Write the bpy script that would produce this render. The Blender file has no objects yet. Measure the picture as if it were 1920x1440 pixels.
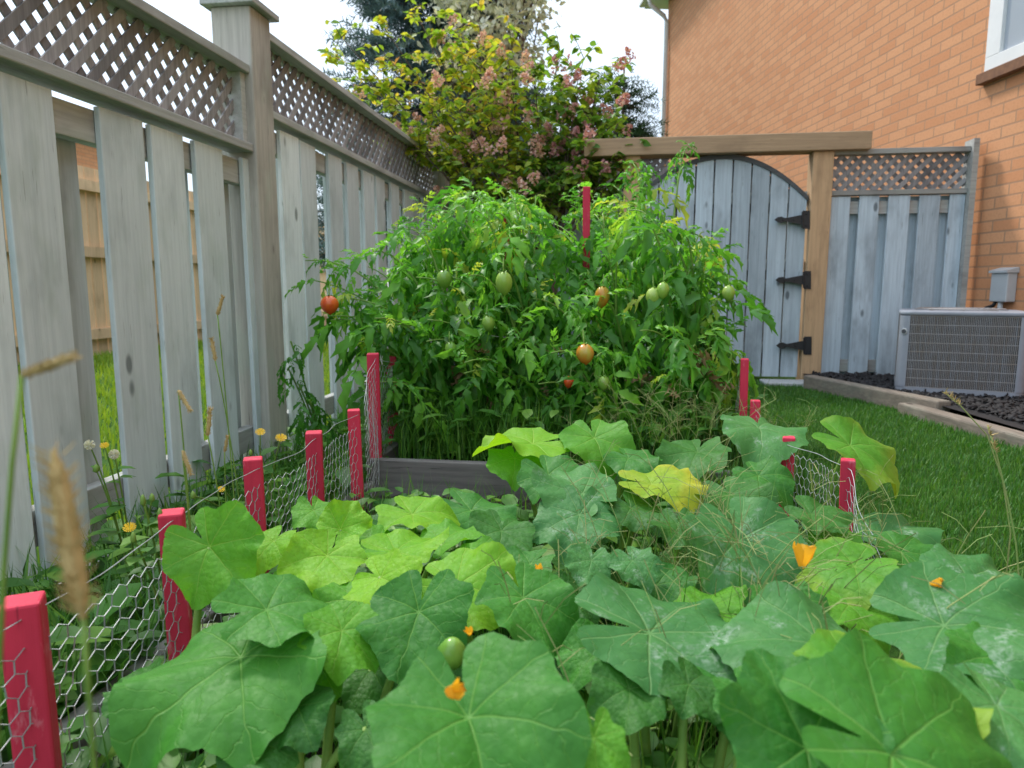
import bpy, math, random
import numpy as np
from mathutils import Vector, Matrix
random.seed(11); rng = np.random.default_rng(11)
S = bpy.context.scene; C = S.collection
PI = math.pi
U = random.uniform
# ------------------------------------------------------------------ camera maths
FP = 1297.0; YAW = math.radians(8.2); PITCH = math.radians(7.9); EYE = Vector((0, 0, .8))
RT = Vector((math.cos(YAW), math.sin(YAW), 0))
FW = Vector((-math.sin(YAW)*math.cos(PITCH), math.cos(YAW)*math.cos(PITCH), -math.sin(PITCH)))
UPV = RT.cross(FW)
def ray(px, py): return FW + RT*((px-960)/FP) - UPV*((py-720)/FP)
def at(px, py, d): return EYE + ray(px, py)*d
def at_Y(px, py, Y):
    r = ray(px, py); return EYE + r*(Y/r.y)
def gz(x):
    t = min(1, max(0, (x+1.35)/.45)); t = t*t*(3-2*t)
    return -.2 + .2*t
# ------------------------------------------------------------------ mesh helpers
WL = {}
def wl(o): return WL.get(o.name, Vector((0, 0, 0)))
def tag(o, label=None, cat=None, group=None, kind=None):
    if label: o['label'] = label
    if cat: o['category'] = cat
    if group: o['group'] = group
    if kind: o['kind'] = kind
    return o
def thing(name, loc, label, cat, group=None, rz=0):
    o = bpy.data.objects.new(name, None); C.objects.link(o)
    o.empty_display_size = .1
    o.location = loc; o.rotation_euler = (0, 0, rz); WL[o.name] = Vector(loc)
    return tag(o, label, cat, group)
def npobj(name, V, F, rnd, mat, parent=None, smooth=False, lc=None, local=False, bevel=0):
    V = np.asarray(V, dtype=np.float64).reshape(-1, 3)
    if local: off = Vector((0, 0, 0))
    elif parent is not None: off = wl(parent)
    else:
        off = Vector((float(V[:, 0].mean()), float(V[:, 1].mean()), float(V[:, 2].min())))
    V = V - np.array(off)
    me = bpy.data.meshes.new(name)
    if isinstance(F, np.ndarray):
        n, k = F.shape
        me.vertices.add(len(V)); me.vertices.foreach_set('co', V.astype(np.float32).ravel())
        me.loops.add(n*k); me.loops.foreach_set('vertex_index', F.astype(np.int32).ravel())
        me.polygons.add(n)
        me.polygons.foreach_set('loop_start', np.arange(0, n*k, k, dtype=np.int32))
        me.polygons.foreach_set('loop_total', np.full(n, k, dtype=np.int32))
        me.update(calc_edges=True)
    else:
        me.from_pydata([tuple(v) for v in V], [], F)
    a = me.attributes.new('rnd', 'FLOAT', 'POINT')
    a.data.foreach_set('value', np.asarray(rnd, dtype=np.float32).ravel())
    if lc is not None:
        b = me.attributes.new('lc', 'FLOAT_VECTOR', 'POINT')
        b.data.foreach_set('vector', np.asarray(lc, dtype=np.float32).ravel())
    if smooth: me.polygons.foreach_set('use_smooth', np.ones(len(me.polygons), dtype=bool))
    me.materials.append(mat)
    o = bpy.data.objects.new(name, me); C.objects.link(o)
    if parent is not None:
        o.parent = parent; WL[o.name] = wl(parent)
    elif not local:
        o.location = off; WL[o.name] = off
    if bevel:
        m = o.modifiers.new('bevel', 'BEVEL'); m.width = bevel; m.segments = 2; m.limit_method = 'ANGLE'
    return o
class MB:
    def __init__(s): s.v = []; s.f = []; s.r = []
    def add(s, vs, fs, r=None):
        b = len(s.v); r = random.random() if r is None else r
        s.v += [tuple(p) for p in vs]; s.r += [r]*len(vs)
        s.f += [tuple(b+i for i in f) for f in fs]
    def box(s, a, b, r=None, jit=None):
        (x0, y0, z0), (x1, y1, z1) = a, b
        vs = [Vector(p) for p in ((x0,y0,z0),(x1,y0,z0),(x1,y1,z0),(x0,y1,z0),(x0,y0,z1),(x1,y0,z1),(x1,y1,z1),(x0,y1,z1))]
        if jit: vs = [jit @ v for v in vs]
        s.hexa(vs, r)
    def hexa(s, vs, r=None):
        s.add(vs, [(0,3,2,1),(4,5,6,7),(0,1,5,4),(1,2,6,5),(2,3,7,6),(3,0,4,7)], r)
    def bar(s, p, q, w, t, up, r=None):
        p = Vector(p); q = Vector(q); d = (q-p).normalized(); up = Vector(up)
        a = d.cross(up).normalized()*w/2; b = a.cross(d).normalized()*t/2
        s.hexa([p-a-b, p+a-b, p+a+b, p-a+b, q-a-b, q+a-b, q+a+b, q-a+b], r)
    def prism(s, pts, ex, r=None):
        n = len(pts); pts = [Vector(p) for p in pts]; ex = Vector(ex)
        s.add(pts+[p+ex for p in pts], [tuple(range(n))[::-1], tuple(range(n, 2*n))]+[(i, (i+1) % n, n+(i+1) % n, n+i) for i in range(n)], r)
    def tube(s, pts, rad, n=6, r=None, cap=True):
        pts = [Vector(p) for p in pts]; m = len(pts)
        if not hasattr(rad, '__len__'): rad = [rad]*m
        vs = []; ref = Vector((.31, .17, .94))
        for i, p in enumerate(pts):
            d = (pts[min(i+1, m-1)]-pts[max(i-1, 0)])
            d = d.normalized() if d.length > 1e-9 else Vector((0, 0, 1))
            if abs(d.dot(ref)) > .95: ref = Vector((.9, .3, .1))
            a = d.cross(ref).normalized(); b = d.cross(a)
            for k in range(n):
                t = 2*PI*k/n; vs.append(p+(a*math.cos(t)+b*math.sin(t))*rad[i])
        fs = [(i*n+k, i*n+(k+1) % n, (i+1)*n+(k+1) % n, (i+1)*n+k) for i in range(m-1) for k in range(n)]
        if cap and n > 2: fs += [tuple(range(n))[::-1], tuple(range((m-1)*n, m*n))]
        s.add(vs, fs, r)
    def lathe(s, prof, c, ax=(0, 0, 1), n=14, r=None):
        ax = Vector(ax).normalized(); c = Vector(c)
        q = Vector((0, 0, 1)).rotation_difference(ax)
        vs = []
        for (rr, z) in prof:
            for k in range(n):
                t = 2*PI*k/n; vs.append(c + q @ Vector((rr*math.cos(t), rr*math.sin(t), z)))
        m = len(prof)
        fs = [(i*n+k, i*n+(k+1) % n, (i+1)*n+(k+1) % n, (i+1)*n+k) for i in range(m-1) for k in range(n)]
        fs += [tuple(range(n))[::-1], tuple(range((m-1)*n, m*n))]
        s.add(vs, fs, r)
    def build(s, name, mat, parent=None, smooth=False, local=False, bevel=0):
        return npobj(name, s.v, s.f, s.r, mat, parent, smooth, None, local, bevel)
def norm(a): return a/np.maximum(np.linalg.norm(a, axis=-1, keepdims=True), 1e-9)
def frames(D, UPN):
    x = norm(D); y = norm(np.cross(UPN, x)); z = np.cross(x, y)
    return np.stack([x, y, z], axis=-1)
def scatter(tv, tf, Mx, P, sc, rnd):
    N = len(P); tv = np.asarray(tv); tf = np.asarray(tf)
    V = np.einsum('nij,vj->nvi', Mx, tv)*np.asarray(sc)[:, None, None] + P[:, None, :]
    F = tf[None]+(np.arange(N)*len(tv))[:, None, None]
    return V.reshape(-1, 3), F.reshape(-1, tf.shape[1]), np.repeat(rnd, len(tv))
def cat(parts):
    Vs = []; Fs = []; Rs = []; b = 0
    for V, F, R in parts:
        Vs.append(V); Fs.append(F+b); Rs.append(R); b += len(V)
    return np.concatenate(Vs), np.concatenate(Fs), np.concatenate(Rs)
def bez(a, b, c, n=10):
    a, b, c = Vector(a), Vector(b), Vector(c)
    return [a*(1-t)**2+b*2*t*(1-t)+c*t*t for t in [i/n for i in range(n+1)]]
# ------------------------------------------------------------------ materials
class NT:
    def __init__(s, name):
        s.m = bpy.data.materials.new(name); s.m.use_nodes = True
        s.t = s.m.node_tree; s.t.nodes.clear()
        s.out = s.n('ShaderNodeOutputMaterial')
    def n(s, t, **kw):
        x = s.t.nodes.new(t)
        for k, v in kw.items(): setattr(x, k, v)
        return x
    def l(s, a, b): s.t.links.new(a, b)
    def put(s, sock, v):
        if isinstance(v, bpy.types.NodeSocket): s.l(v, sock)
        else: sock.default_value = v
    def math(s, op, a, b=None, c=None, clamp=False):
        x = s.n('ShaderNodeMath', operation=op); x.use_clamp = clamp
        s.put(x.inputs[0], a)
        if b is not None: s.put(x.inputs[1], b)
        if c is not None: s.put(x.inputs[2], c)
        return x.outputs[0]
    def mix(s, f, a, b, blend='MIX'):
        x = s.n('ShaderNodeMix', data_type='RGBA', blend_type=blend)
        s.put(x.inputs[0], f)
        s.put(x.inputs[6], a if isinstance(a, bpy.types.NodeSocket) else (*a, 1))
        s.put(x.inputs[7], b if isinstance(b, bpy.types.NodeSocket) else (*b, 1))
        return x.outputs[2]
    def rng(s, v, a, b, c=0., d=1., smooth=True):
        x = s.n('ShaderNodeMapRange'); x.interpolation_type = 'SMOOTHSTEP' if smooth else 'LINEAR'
        s.put(x.inputs[0], v)
        for i, q in enumerate((a, b, c, d)): s.put(x.inputs[i+1], q)
        return x.outputs[0]
    def attr(s, name): return s.n('ShaderNodeAttribute', attribute_name=name)
    def coord(s, scale=(1, 1, 1), rndoff=True):
        tc = s.n('ShaderNodeTexCoord'); mp = s.n('ShaderNodeMapping')
        mp.inputs['Scale'].default_value = scale
        v = tc.outputs['Object']
        if rndoff:
            vm = s.n('ShaderNodeVectorMath', operation='MULTIPLY_ADD')
            s.l(s.attr('rnd').outputs['Fac'], vm.inputs[0]); vm.inputs[1].default_value = (13, 17, 11); s.l(v, vm.inputs[2])
            v = vm.outputs[0]
        s.l(v, mp.inputs[0]); return mp.outputs[0]
    def noise(s, vec, scale, detail=5, rough=.6):
        x = s.n('ShaderNodeTexNoise'); s.l(vec, x.inputs['Vector'])
        x.inputs['Scale'].default_value = scale; x.inputs['Detail'].default_value = detail; x.inputs['Roughness'].default_value = rough
        return x.outputs['Fac']
    def bump(s, h, st, dist=.01):
        b = s.n('ShaderNodeBump'); s.l(h, b.inputs['Height']); b.inputs['Strength'].default_value = st; b.inputs['Distance'].default_value = dist
        return b.outputs[0]
    def done(s, col, rough=.7, nrm=None, transl=0, tcol=None, metal=0, spec=.4):
        p = s.n('ShaderNodeBsdfPrincipled')
        s.put(p.inputs['Base Color'], col if isinstance(col, bpy.types.NodeSocket) else (*col, 1))
        s.put(p.inputs['Roughness'], rough); p.inputs['Metallic'].default_value = metal
        p.inputs['Specular IOR Level'].default_value = spec
        if nrm is not None: s.l(nrm, p.inputs['Normal'])
        sh = p.outputs[0]
        if transl:
            t = s.n('ShaderNodeBsdfTranslucent'); c = tcol if tcol is not None else col
            s.put(t.inputs[0], c if isinstance(c, bpy.types.NodeSocket) else (*c, 1))
            if nrm is not None: s.l(nrm, t.inputs['Normal'])
            mx = s.n('ShaderNodeMixShader'); mx.inputs[0].default_value = transl
            s.l(sh, mx.inputs[1]); s.l(t.outputs[0], mx.inputs[2]); sh = mx.outputs[0]
        s.l(sh, s.out.inputs[0]); return s.m
def simple(name, c1, c2=None, scale=8, rough=.7, stretch=(1, 1, 1), bump=.2, metal=0, spec=.4):
    k = NT(name); v = k.coord(stretch); f = k.noise(v, scale)
    c2 = c2 or tuple(x*.7 for x in c1)
    col = k.mix(k.rng(f, .3, .7), c1, c2)
    return k.done(col, rough, k.bump(f, bump, .005) if bump else None, metal=metal, spec=spec)
def wood(name, c1, c2, dark, axis='z', knots=True, green=0, rough=.8, var=.35, crk=.55, wear=None):
    k = NT(name)
    st = {'z': (1, 1, .045), 'y': (1, .045, 1), 'x': (.045, 1, 1)}[axis]
    v = k.coord(st); g = k.noise(v, 55, 6, .65)
    v2 = k.coord(tuple(.4+.6*q for q in st)); bl = k.noise(v2, 4.5, 4)
    col = k.mix(k.rng(g, .3, .7), c1, c2)
    col = k.mix(k.math('MULTIPLY', k.rng(bl, .48, .75), .75), col, dark)
    crack = k.rng(k.noise(v, 120, 3), .66, .72)
    col = k.mix(k.math('MULTIPLY', crack, crk), col, tuple(q*.25 for q in dark))
    if wear:
        wr = k.rng(k.noise(k.coord((1, 1, .3)), 38, 5, .7), .56, .68)
        col = k.mix(k.math('MULTIPLY', wr, .6), col, wear)
    if green:
        gb = k.rng(k.noise(v2, 7, 3), .5, .7)
        col = k.mix(k.math('MULTIPLY', gb, green), col, (.34, .44, .35))
    if knots:
        vo = k.n('ShaderNodeTexVoronoi'); vo.inputs['Scale'].default_value = 1
        kst = {'z': (5, 5, 2.2), 'y': (5, 2.2, 5), 'x': (2.2, 5, 5)}[axis]
        k.l(k.coord(kst), vo.inputs['Vector'])
        kn = k.rng(vo.outputs['Distance'], .05, .11, 1, 0)
        col = k.mix(k.math('MULTIPLY', kn, .8), col, tuple(q*.35 for q in dark))
    r = k.attr('rnd').outputs['Fac']
    br = k.math('MULTIPLY_ADD', r, var, 1-var/2)
    vm = k.n('ShaderNodeVectorMath', operation='SCALE'); k.l(col, vm.inputs[0]); k.l(br, vm.inputs['Scale'])
    return k.done(vm.outputs[0], rough, k.bump(g, .35, .006), spec=.25)
def leafmat(name, stops, transl=.3, rough=.5, spec=.4, nz=20, boost=1.5):
    k = NT(name); r = k.attr('rnd').outputs['Fac']
    cr = k.n('ShaderNodeValToRGB'); e = cr.color_ramp.elements
    while len(e) < len(stops): e.new(.5)
    for el, (p, c) in zip(e, stops): el.position = p; el.color = (*c, 1)
    k.l(r, cr.inputs[0])
    f = k.noise(k.coord((1, 1, 1), False), nz, 1)
    col = k.mix(k.rng(f, .3, .75, .0, .35), cr.outputs[0], tuple(q*.6 for q in stops[0][1]))
    t = k.n('ShaderNodeVectorMath', operation='MULTIPLY'); k.l(col, t.inputs[0]); t.inputs[1].default_value = (boost*1.15, boost*1.1, boost*.7)
    return k.done(col, rough, None, transl, t.outputs[0], spec=spec)
def squashmat(name, dark, light, vein, mild=.0, edge=0, edgec=(.45, .42, .05), tr=.28):
    k = NT(name); lc = k.attr('lc').outputs['Vector']
    sp = k.n('ShaderNodeSeparateXYZ'); k.l(lc, sp.inputs[0]); x, y = sp.outputs[0], sp.outputs[1]
    r = k.math('SQRT', k.math('ADD', k.math('MULTIPLY', x, x), k.math('MULTIPLY', y, y)))
    th = k.math('ARCTAN2', y, x)
    bent = k.math('ADD', th, k.math('MULTIPLY', k.math('SUBTRACT', k.noise(lc, 1.6, 2), .5), .25))
    a = k.math('PINGPONG', k.math('ADD', bent, 2*PI/7*5), PI/7)
    d = k.math('MULTIPLY', r, k.math('SINE', a)); s_ = k.math('MULTIPLY', r, k.math('COSINE', a))
    w = k.math('MULTIPLY_ADD', r, -.009, .016)
    main = k.rng(k.math('DIVIDE', d, w), .35, 1.3, 1, 0)
    nz = k.noise(lc, 4, 3)
    t = k.math('ADD', k.math('MULTIPLY', k.math('SUBTRACT', s_, k.math('MULTIPLY', d, .9)), 4.5), k.math('MULTIPLY', nz, 1.2))
    fr = k.math('ABSOLUTE', k.math('SUBTRACT', k.math('FRACT', t), .5))
    sec = k.math('MULTIPLY', k.rng(fr, .01, .055, 1, 0), k.rng(r, .1, .3))
    vn = k.math('MAXIMUM', main, k.math('MULTIPLY', sec, .38))
    oi = k.n('ShaderNodeObjectInfo').outputs['Random']
    big = k.noise(lc, 2.0, 2); fine = k.noise(lc, 17, 4)
    f = k.math('ADD', k.rng(big, .3, .7, 0, .45), k.math('MULTIPLY', oi, .6), clamp=True)
    col = k.mix(f, dark, light)
    col = k.mix(k.rng(fine, .4, .75, 0, .2), col, tuple(q*.6 for q in dark))
    if edge:
        ef = k.math('MULTIPLY', k.rng(k.math('ADD', r, k.math('MULTIPLY', big, .5)), .85, 1.3), edge)
        col = k.mix(ef, col, edgec)
    col = k.mix(k.math('MULTIPLY', vn, .46), col, vein)
    vo = k.n('ShaderNodeTexVoronoi'); vo.inputs['Scale'].default_value = 9; k.l(lc, vo.inputs['Vector'])
    lc2 = k.n('ShaderNodeVectorMath', operation='ADD'); k.l(lc, lc2.inputs[0]); k.l(oi, lc2.inputs[1])
    patch = k.rng(k.noise(lc2.outputs[0], 2.2, 4, .7), .52, .72)
    spots = k.rng(k.math('ADD', vo.outputs['Distance'], k.math('MULTIPLY', fine, .2)), .13, .21, 1, 0)
    sm = k.math('MULTIPLY', spots, k.math('MULTIPLY_ADD', patch, .9*mild+.15, .12*mild))
    dust = k.math('MULTIPLY', k.math('MULTIPLY', patch, k.rng(fine, .38, .62)), .5*mild)
    col = k.mix(k.math('MAXIMUM', sm, dust), col, (.58, .68, .60))
    q = k.n('ShaderNodeTexVoronoi'); q.inputs['Scale'].default_value = 8; k.l(lc, q.inputs['Vector'])
    h = k.math('SUBTRACT', k.math('MULTIPLY', q.outputs['Distance'], -.55), k.math('MULTIPLY', vn, .8))
    h = k.math('ADD', h, k.math('MULTIPLY', fine, .25))
    t2 = k.n('ShaderNodeVectorMath', operation='MULTIPLY'); k.l(col, t2.inputs[0]); t2.inputs[1].default_value = (2.0, 1.75, .8)
    return k.done(col, k.rng(fine, .3, .7, .48, .62), k.bump(h, .42, .006), tr, t2.outputs[0], spec=.28)
M = {}
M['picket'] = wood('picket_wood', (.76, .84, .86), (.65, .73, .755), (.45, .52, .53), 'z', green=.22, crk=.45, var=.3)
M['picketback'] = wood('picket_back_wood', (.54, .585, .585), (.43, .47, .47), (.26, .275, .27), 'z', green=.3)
M['post'] = wood('post_wood', (.46, .435, .39), (.36, .34, .305), (.23, .21, .185), 'z', green=.25)
M['raily'] = wood('rail_wood_y', (.49, .50, .485), (.38, .385, .37), (.23, .225, .21), 'y', knots=False, green=.25)
M['railx'] = wood('rail_wood_x', (.43, .43, .41), (.33, .325, .31), (.19, .185, .175), 'x', knots=False, green=.2)
M['lattice'] = wood('lattice_wood', (.34, .33, .335), (.22, .21, .215), (.11, .10, .10), 'z', knots=False, var=.6)
M['gatewood'] = wood('gate_wood', (.50, .60, .675), (.385, .465, .53), (.225, .27, .31), 'z', var=.4)
M['tanx'] = wood('tan_wood_x', (.55, .385, .24), (.43, .30, .19), (.29, .20, .13), 'x')
M['tanz'] = wood('tan_wood_z', (.58, .385, .225), (.45, .30, .175), (.30, .195, .115), 'z')
M['nbfence'] = wood('neighbour_wood', (.80, .56, .34), (.68, .47, .285), (.50, .34, .2), 'z')  # raised albedo: sunlight put into the colour, the sun misses the visible face
M['bedwood'] = wood('bed_wood', (.22, .205, .195), (.14, .135, .13), (.08, .075, .07), 'x', green=.15)
M['darkwood'] = wood('dark_trim_wood', (.12, .13, .14), (.08, .085, .09), (.045, .045, .05), 'x', knots=False)
M['bedwoody'] = wood('bed_wood_y', (.22, .205, .19), (.14, .13, .125), (.075, .07, .06), 'y', green=.2)
M['timber'] = wood('timber_wood', (.27, .225, .185), (.18, .155, .13), (.105, .085, .07), 'y', green=.1)
M['redpaint'] = wood('red_paint', (.64, .04, .085), (.56, .035, .075), (.42, .025, .055), 'z', knots=False, rough=.65, var=.25, crk=.45, wear=(.66, .22, .27))
M['wire'] = simple('galvanised_wire', (.46, .49, .51), (.33, .36, .37), 40, .5, bump=0, metal=.4)
M['iron'] = simple('black_iron', (.012, .013, .016), (.02, .02, .022), 30, .5, spec=.5)
M['white'] = simple('white_paint', (.80, .80, .80), (.74, .74, .74), 4, .5, bump=.05)
M['shingle'] = simple('roof_shingle', (.09, .085, .08), (.05, .05, .05), 12, .9)
M['acmetal'] = simple('grey_painted_metal', (.32, .345, .40), (.28, .30, .35), 6, .45, bump=.05)
M['acgrille'] = simple('grille_metal', (.34, .355, .385), (.28, .235, .20), 4, .5, bump=.05)
M['acdark'] = simple('dark_coil', (.06, .065, .078), (.075, .075, .08), 30, .6)
M['boxgrey'] = simple('box_grey', (.46, .49, .51), (.41, .43, .45), 6, .5, bump=.05)
M['sill'] = simple('sill_brown', (.24, .115, .06), (.17, .08, .045), 20, .8)
M['soil'] = simple('soil', (.032, .024, .017), (.016, .012, .009), 30, .95, bump=.8)
M['mulch'] = simple('black_mulch', (.014, .013, .015), (.028, .026, .028), 30, .75, bump=.6)
M['stemgreen'] = simple('stem_green', (.20, .33, .06), (.13, .25, .045), 20, .55, bump=.1)
M['stempale'] = simple('petiole_green', (.24, .37, .08), (.15, .28, .055), 25, .5, bump=.1)
M['bark'] = simple('bark', (.16, .115, .085), (.08, .06, .045), 25, .9, (1, 1, .3), .5)
M['straw'] = simple('straw', (.50, .37, .17), (.36, .26, .10), 60, .8, bump=0)
M['seedgrass'] = simple('seed_stem', (.22, .33, .09), (.30, .28, .12), 9, .7, bump=0)
M['cagewire'] = simple('cage_wire', (.5, .5, .48), (.35, .35, .34), 20, .5, bump=0)
M['yellow'] = leafmat('yellow_petal', [(0, (.80, .50, .01)), (1, (.88, .62, .03))], .2)
M['orange'] = leafmat('squash_petal', [(0, (.75, .36, .02)), (1, (.85, .50, .04))], .35)
M['puff'] = leafmat('seed_puff', [(0, (.75, .75, .7)), (1, (.85, .85, .8))], .3)
M['pink'] = leafmat('pink_panicle', [(0, (.45, .20, .23)), (.5, (.63, .37, .34)), (1, (.72, .53, .41))], .3)
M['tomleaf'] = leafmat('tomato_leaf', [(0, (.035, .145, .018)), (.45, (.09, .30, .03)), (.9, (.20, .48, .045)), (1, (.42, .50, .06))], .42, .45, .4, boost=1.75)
M['drytom'] = leafmat('dry_leaf', [(0, (.16, .10, .05)), (1, (.28, .2, .09))], .2, .8)
M['hydleaf'] = leafmat('hydrangea_leaf', [(0, (.055, .16, .025)), (.4, (.16, .30, .034)), (.75, (.38, .46, .04)), (.94, (.58, .48, .05)), (1, (.45, .20, .10))], .42, .5, boost=1.7)
M['spruce'] = leafmat('spruce_needle', [(0, (.07, .13, .14)), (.6, (.16, .25, .27)), (1, (.45, .53, .53))], .1, .6)
M['paletree'] = leafmat('pale_tree', [(0, (.34, .37, .27)), (.5, (.62, .63, .50)), (1, (.80, .78, .68))], .25, .6)
M['cedar'] = leafmat('cedar_leaf', [(0, (.02, .06, .025)), (1, (.06, .15, .05))], .1, .6)
M['grass'] = leafmat('grass_blade', [(0, (.035, .135, .018)), (.6, (.06, .20, .025)), (1, (.13, .27, .04))], .3, .5)
M['grass2'] = leafmat('neighbour_grass', [(0, (.14, .28, .02)), (1, (.30, .40, .03))], .3, .5)
M['weed'] = leafmat('weed_leaf', [(0, (.04, .14, .018)), (.6, (.08, .24, .03)), (1, (.17, .34, .04))], .3, .5)
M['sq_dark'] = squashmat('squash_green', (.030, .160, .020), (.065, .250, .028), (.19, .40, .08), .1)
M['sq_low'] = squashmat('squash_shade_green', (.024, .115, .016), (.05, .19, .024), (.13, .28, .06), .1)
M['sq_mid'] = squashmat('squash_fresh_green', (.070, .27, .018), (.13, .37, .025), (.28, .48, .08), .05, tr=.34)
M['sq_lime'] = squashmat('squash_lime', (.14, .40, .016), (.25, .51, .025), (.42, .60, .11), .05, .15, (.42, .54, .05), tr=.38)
M['sq_blue'] = squashmat('squash_mildew', (.046, .185, .046), (.088, .265, .066), (.22, .40, .14), .85)
M['sq_yell'] = squashmat('squash_yellowing', (.20, .40, .025), (.40, .50, .035), (.42, .54, .10), .1, .7, (.60, .54, .05), tr=.36)
M['sq_edge'] = squashmat('squash_green_yellow_edge', (.07, .26, .022), (.125, .36, .03), (.26, .46, .08), .1, .45, (.40, .46, .05), tr=.34)
def tomfruit(name, c1, c2):
    k = NT(name); f = k.noise(k.coord((1, 1, .6)), 14, 3)
    return k.done(k.mix(k.rng(f, .35, .65), c1, c2), .25, None, spec=.5)
M['tg'] = tomfruit('tomato_green', (.25, .42, .06), (.40, .52, .12))
M['tdg'] = tomfruit('tomato_dark_green', (.12, .28, .035), (.22, .38, .06))
M['tr'] = tomfruit('tomato_red', (.55, .05, .015), (.62, .13, .02))
M['to'] = tomfruit('tomato_orange', (.55, .18, .02), (.42, .38, .06))
k = NT('window_glass'); M['glass'] = k.done((.40, .44, .50), .08, spec=.8)
def brickmat(name, a, b, mort, bw=.27, bh=.088):
    k = NT(name); tc = k.n('ShaderNodeTexCoord'); sp = k.n('ShaderNodeSeparateXYZ'); k.l(tc.outputs['Object'], sp.inputs[0])
    cb = k.n('ShaderNodeCombineXYZ'); k.l(k.math('ADD', sp.outputs[0], sp.outputs[1]), cb.inputs[0]); k.l(sp.outputs[2], cb.inputs[1])
    br = k.n('ShaderNodeTexBrick'); k.l(cb.outputs[0], br.inputs['Vector'])
    br.inputs['Color1'].default_value = (*a, 1); br.inputs['Color2'].default_value = (*b, 1); br.inputs['Mortar'].default_value = (*mort, 1)
    br.inputs['Scale'].default_value = 1; br.inputs['Brick Width'].default_value = bw; br.inputs['Row Height'].default_value = bh
    br.inputs['Mortar Size'].default_value = .0075; br.inputs['Mortar Smooth'].default_value = .1; br.inputs['Bias'].default_value = -.2
    n1 = k.noise(tc.outputs['Object'], 1.1, 4); n2 = k.noise(tc.outputs['Object'], 45, 5, .7)
    col = k.mix(k.rng(n1, .35, .7, 0, .25), br.outputs['Color'], tuple(q*.82 for q in a))
    col = k.mix(k.rng(n2, .45, .75, 0, .35), col, tuple(q*.65 for q in b))
    h = k.math('ADD', k.math('MULTIPLY', br.outputs['Fac'], -1), k.math('MULTIPLY', n2, .3))
    return k.done(col, .88, k.bump(h, .5, .012), spec=.2)
M['brick'] = brickmat('orange_brick', (.67, .335, .175), (.57, .25, .12), (.42, .245, .15))
k = NT('ground_turf'); v = k.coord((1, 1, 1), False); f = k.noise(v, 3, 6); g = k.noise(v, 60, 4)
col = k.mix(k.rng(f, .35, .65), (.03, .085, .015), (.05, .12, .02)); col = k.mix(k.rng(g, .45, .7, 0, .6), col, (.03, .035, .015))
M['ground'] = k.done(col, .95, k.bump(g, .6, .03), spec=.1)
# ------------------------------------------------------------------ ground
xs = np.concatenate([[-300, -120, -60, -30, -18], np.linspace(-12, 6, 121), [10, 18, 40, 120, 300]])
ys = np.concatenate([[-200, -60, -20], np.linspace(-4, 16, 61), [20, 30, 60, 140, 320]])
V = []
for y in ys:
    for x in xs: V.append((x, y, gz(x) + (.012*math.sin(x*5.1+y*2.3)*math.sin(y*3.7) if abs(x) < 12 and abs(y) < 16 else 0)))
nx = len(xs)
F = np.array([(j*nx+i, j*nx+i+1, (j+1)*nx+i+1, (j+1)*nx+i) for j in range(len(ys)-1) for i in range(nx-1)])
tag(npobj('ground', V, F, np.zeros(len(V)), M['ground'], smooth=True), kind='structure')
def soilpatch(name, x0, x1, y0, y1, z, mat, amp=.02, n=40):
    V = []
    for j in range(n+1):
        for i in range(n+1):
            V.append((x0+(x1-x0)*i/n, y0+(y1-y0)*j/n, z+U(-amp, amp)))
    F = np.array([(j*(n+1)+i, j*(n+1)+i+1, (j+1)*(n+1)+i+1, (j+1)*(n+1)+i) for j in range(n) for i in range(n)])
    return tag(npobj(name, V, F, np.zeros(len(V)), mat, smooth=True), kind='structure')
soilpatch('garden_soil', -.84, .58, .0, 2.42, .035, M['soil'])
soilpatch('raised_bed_soil', -.86, .60, 2.5, 5.2, .11, M['soil'])
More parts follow.
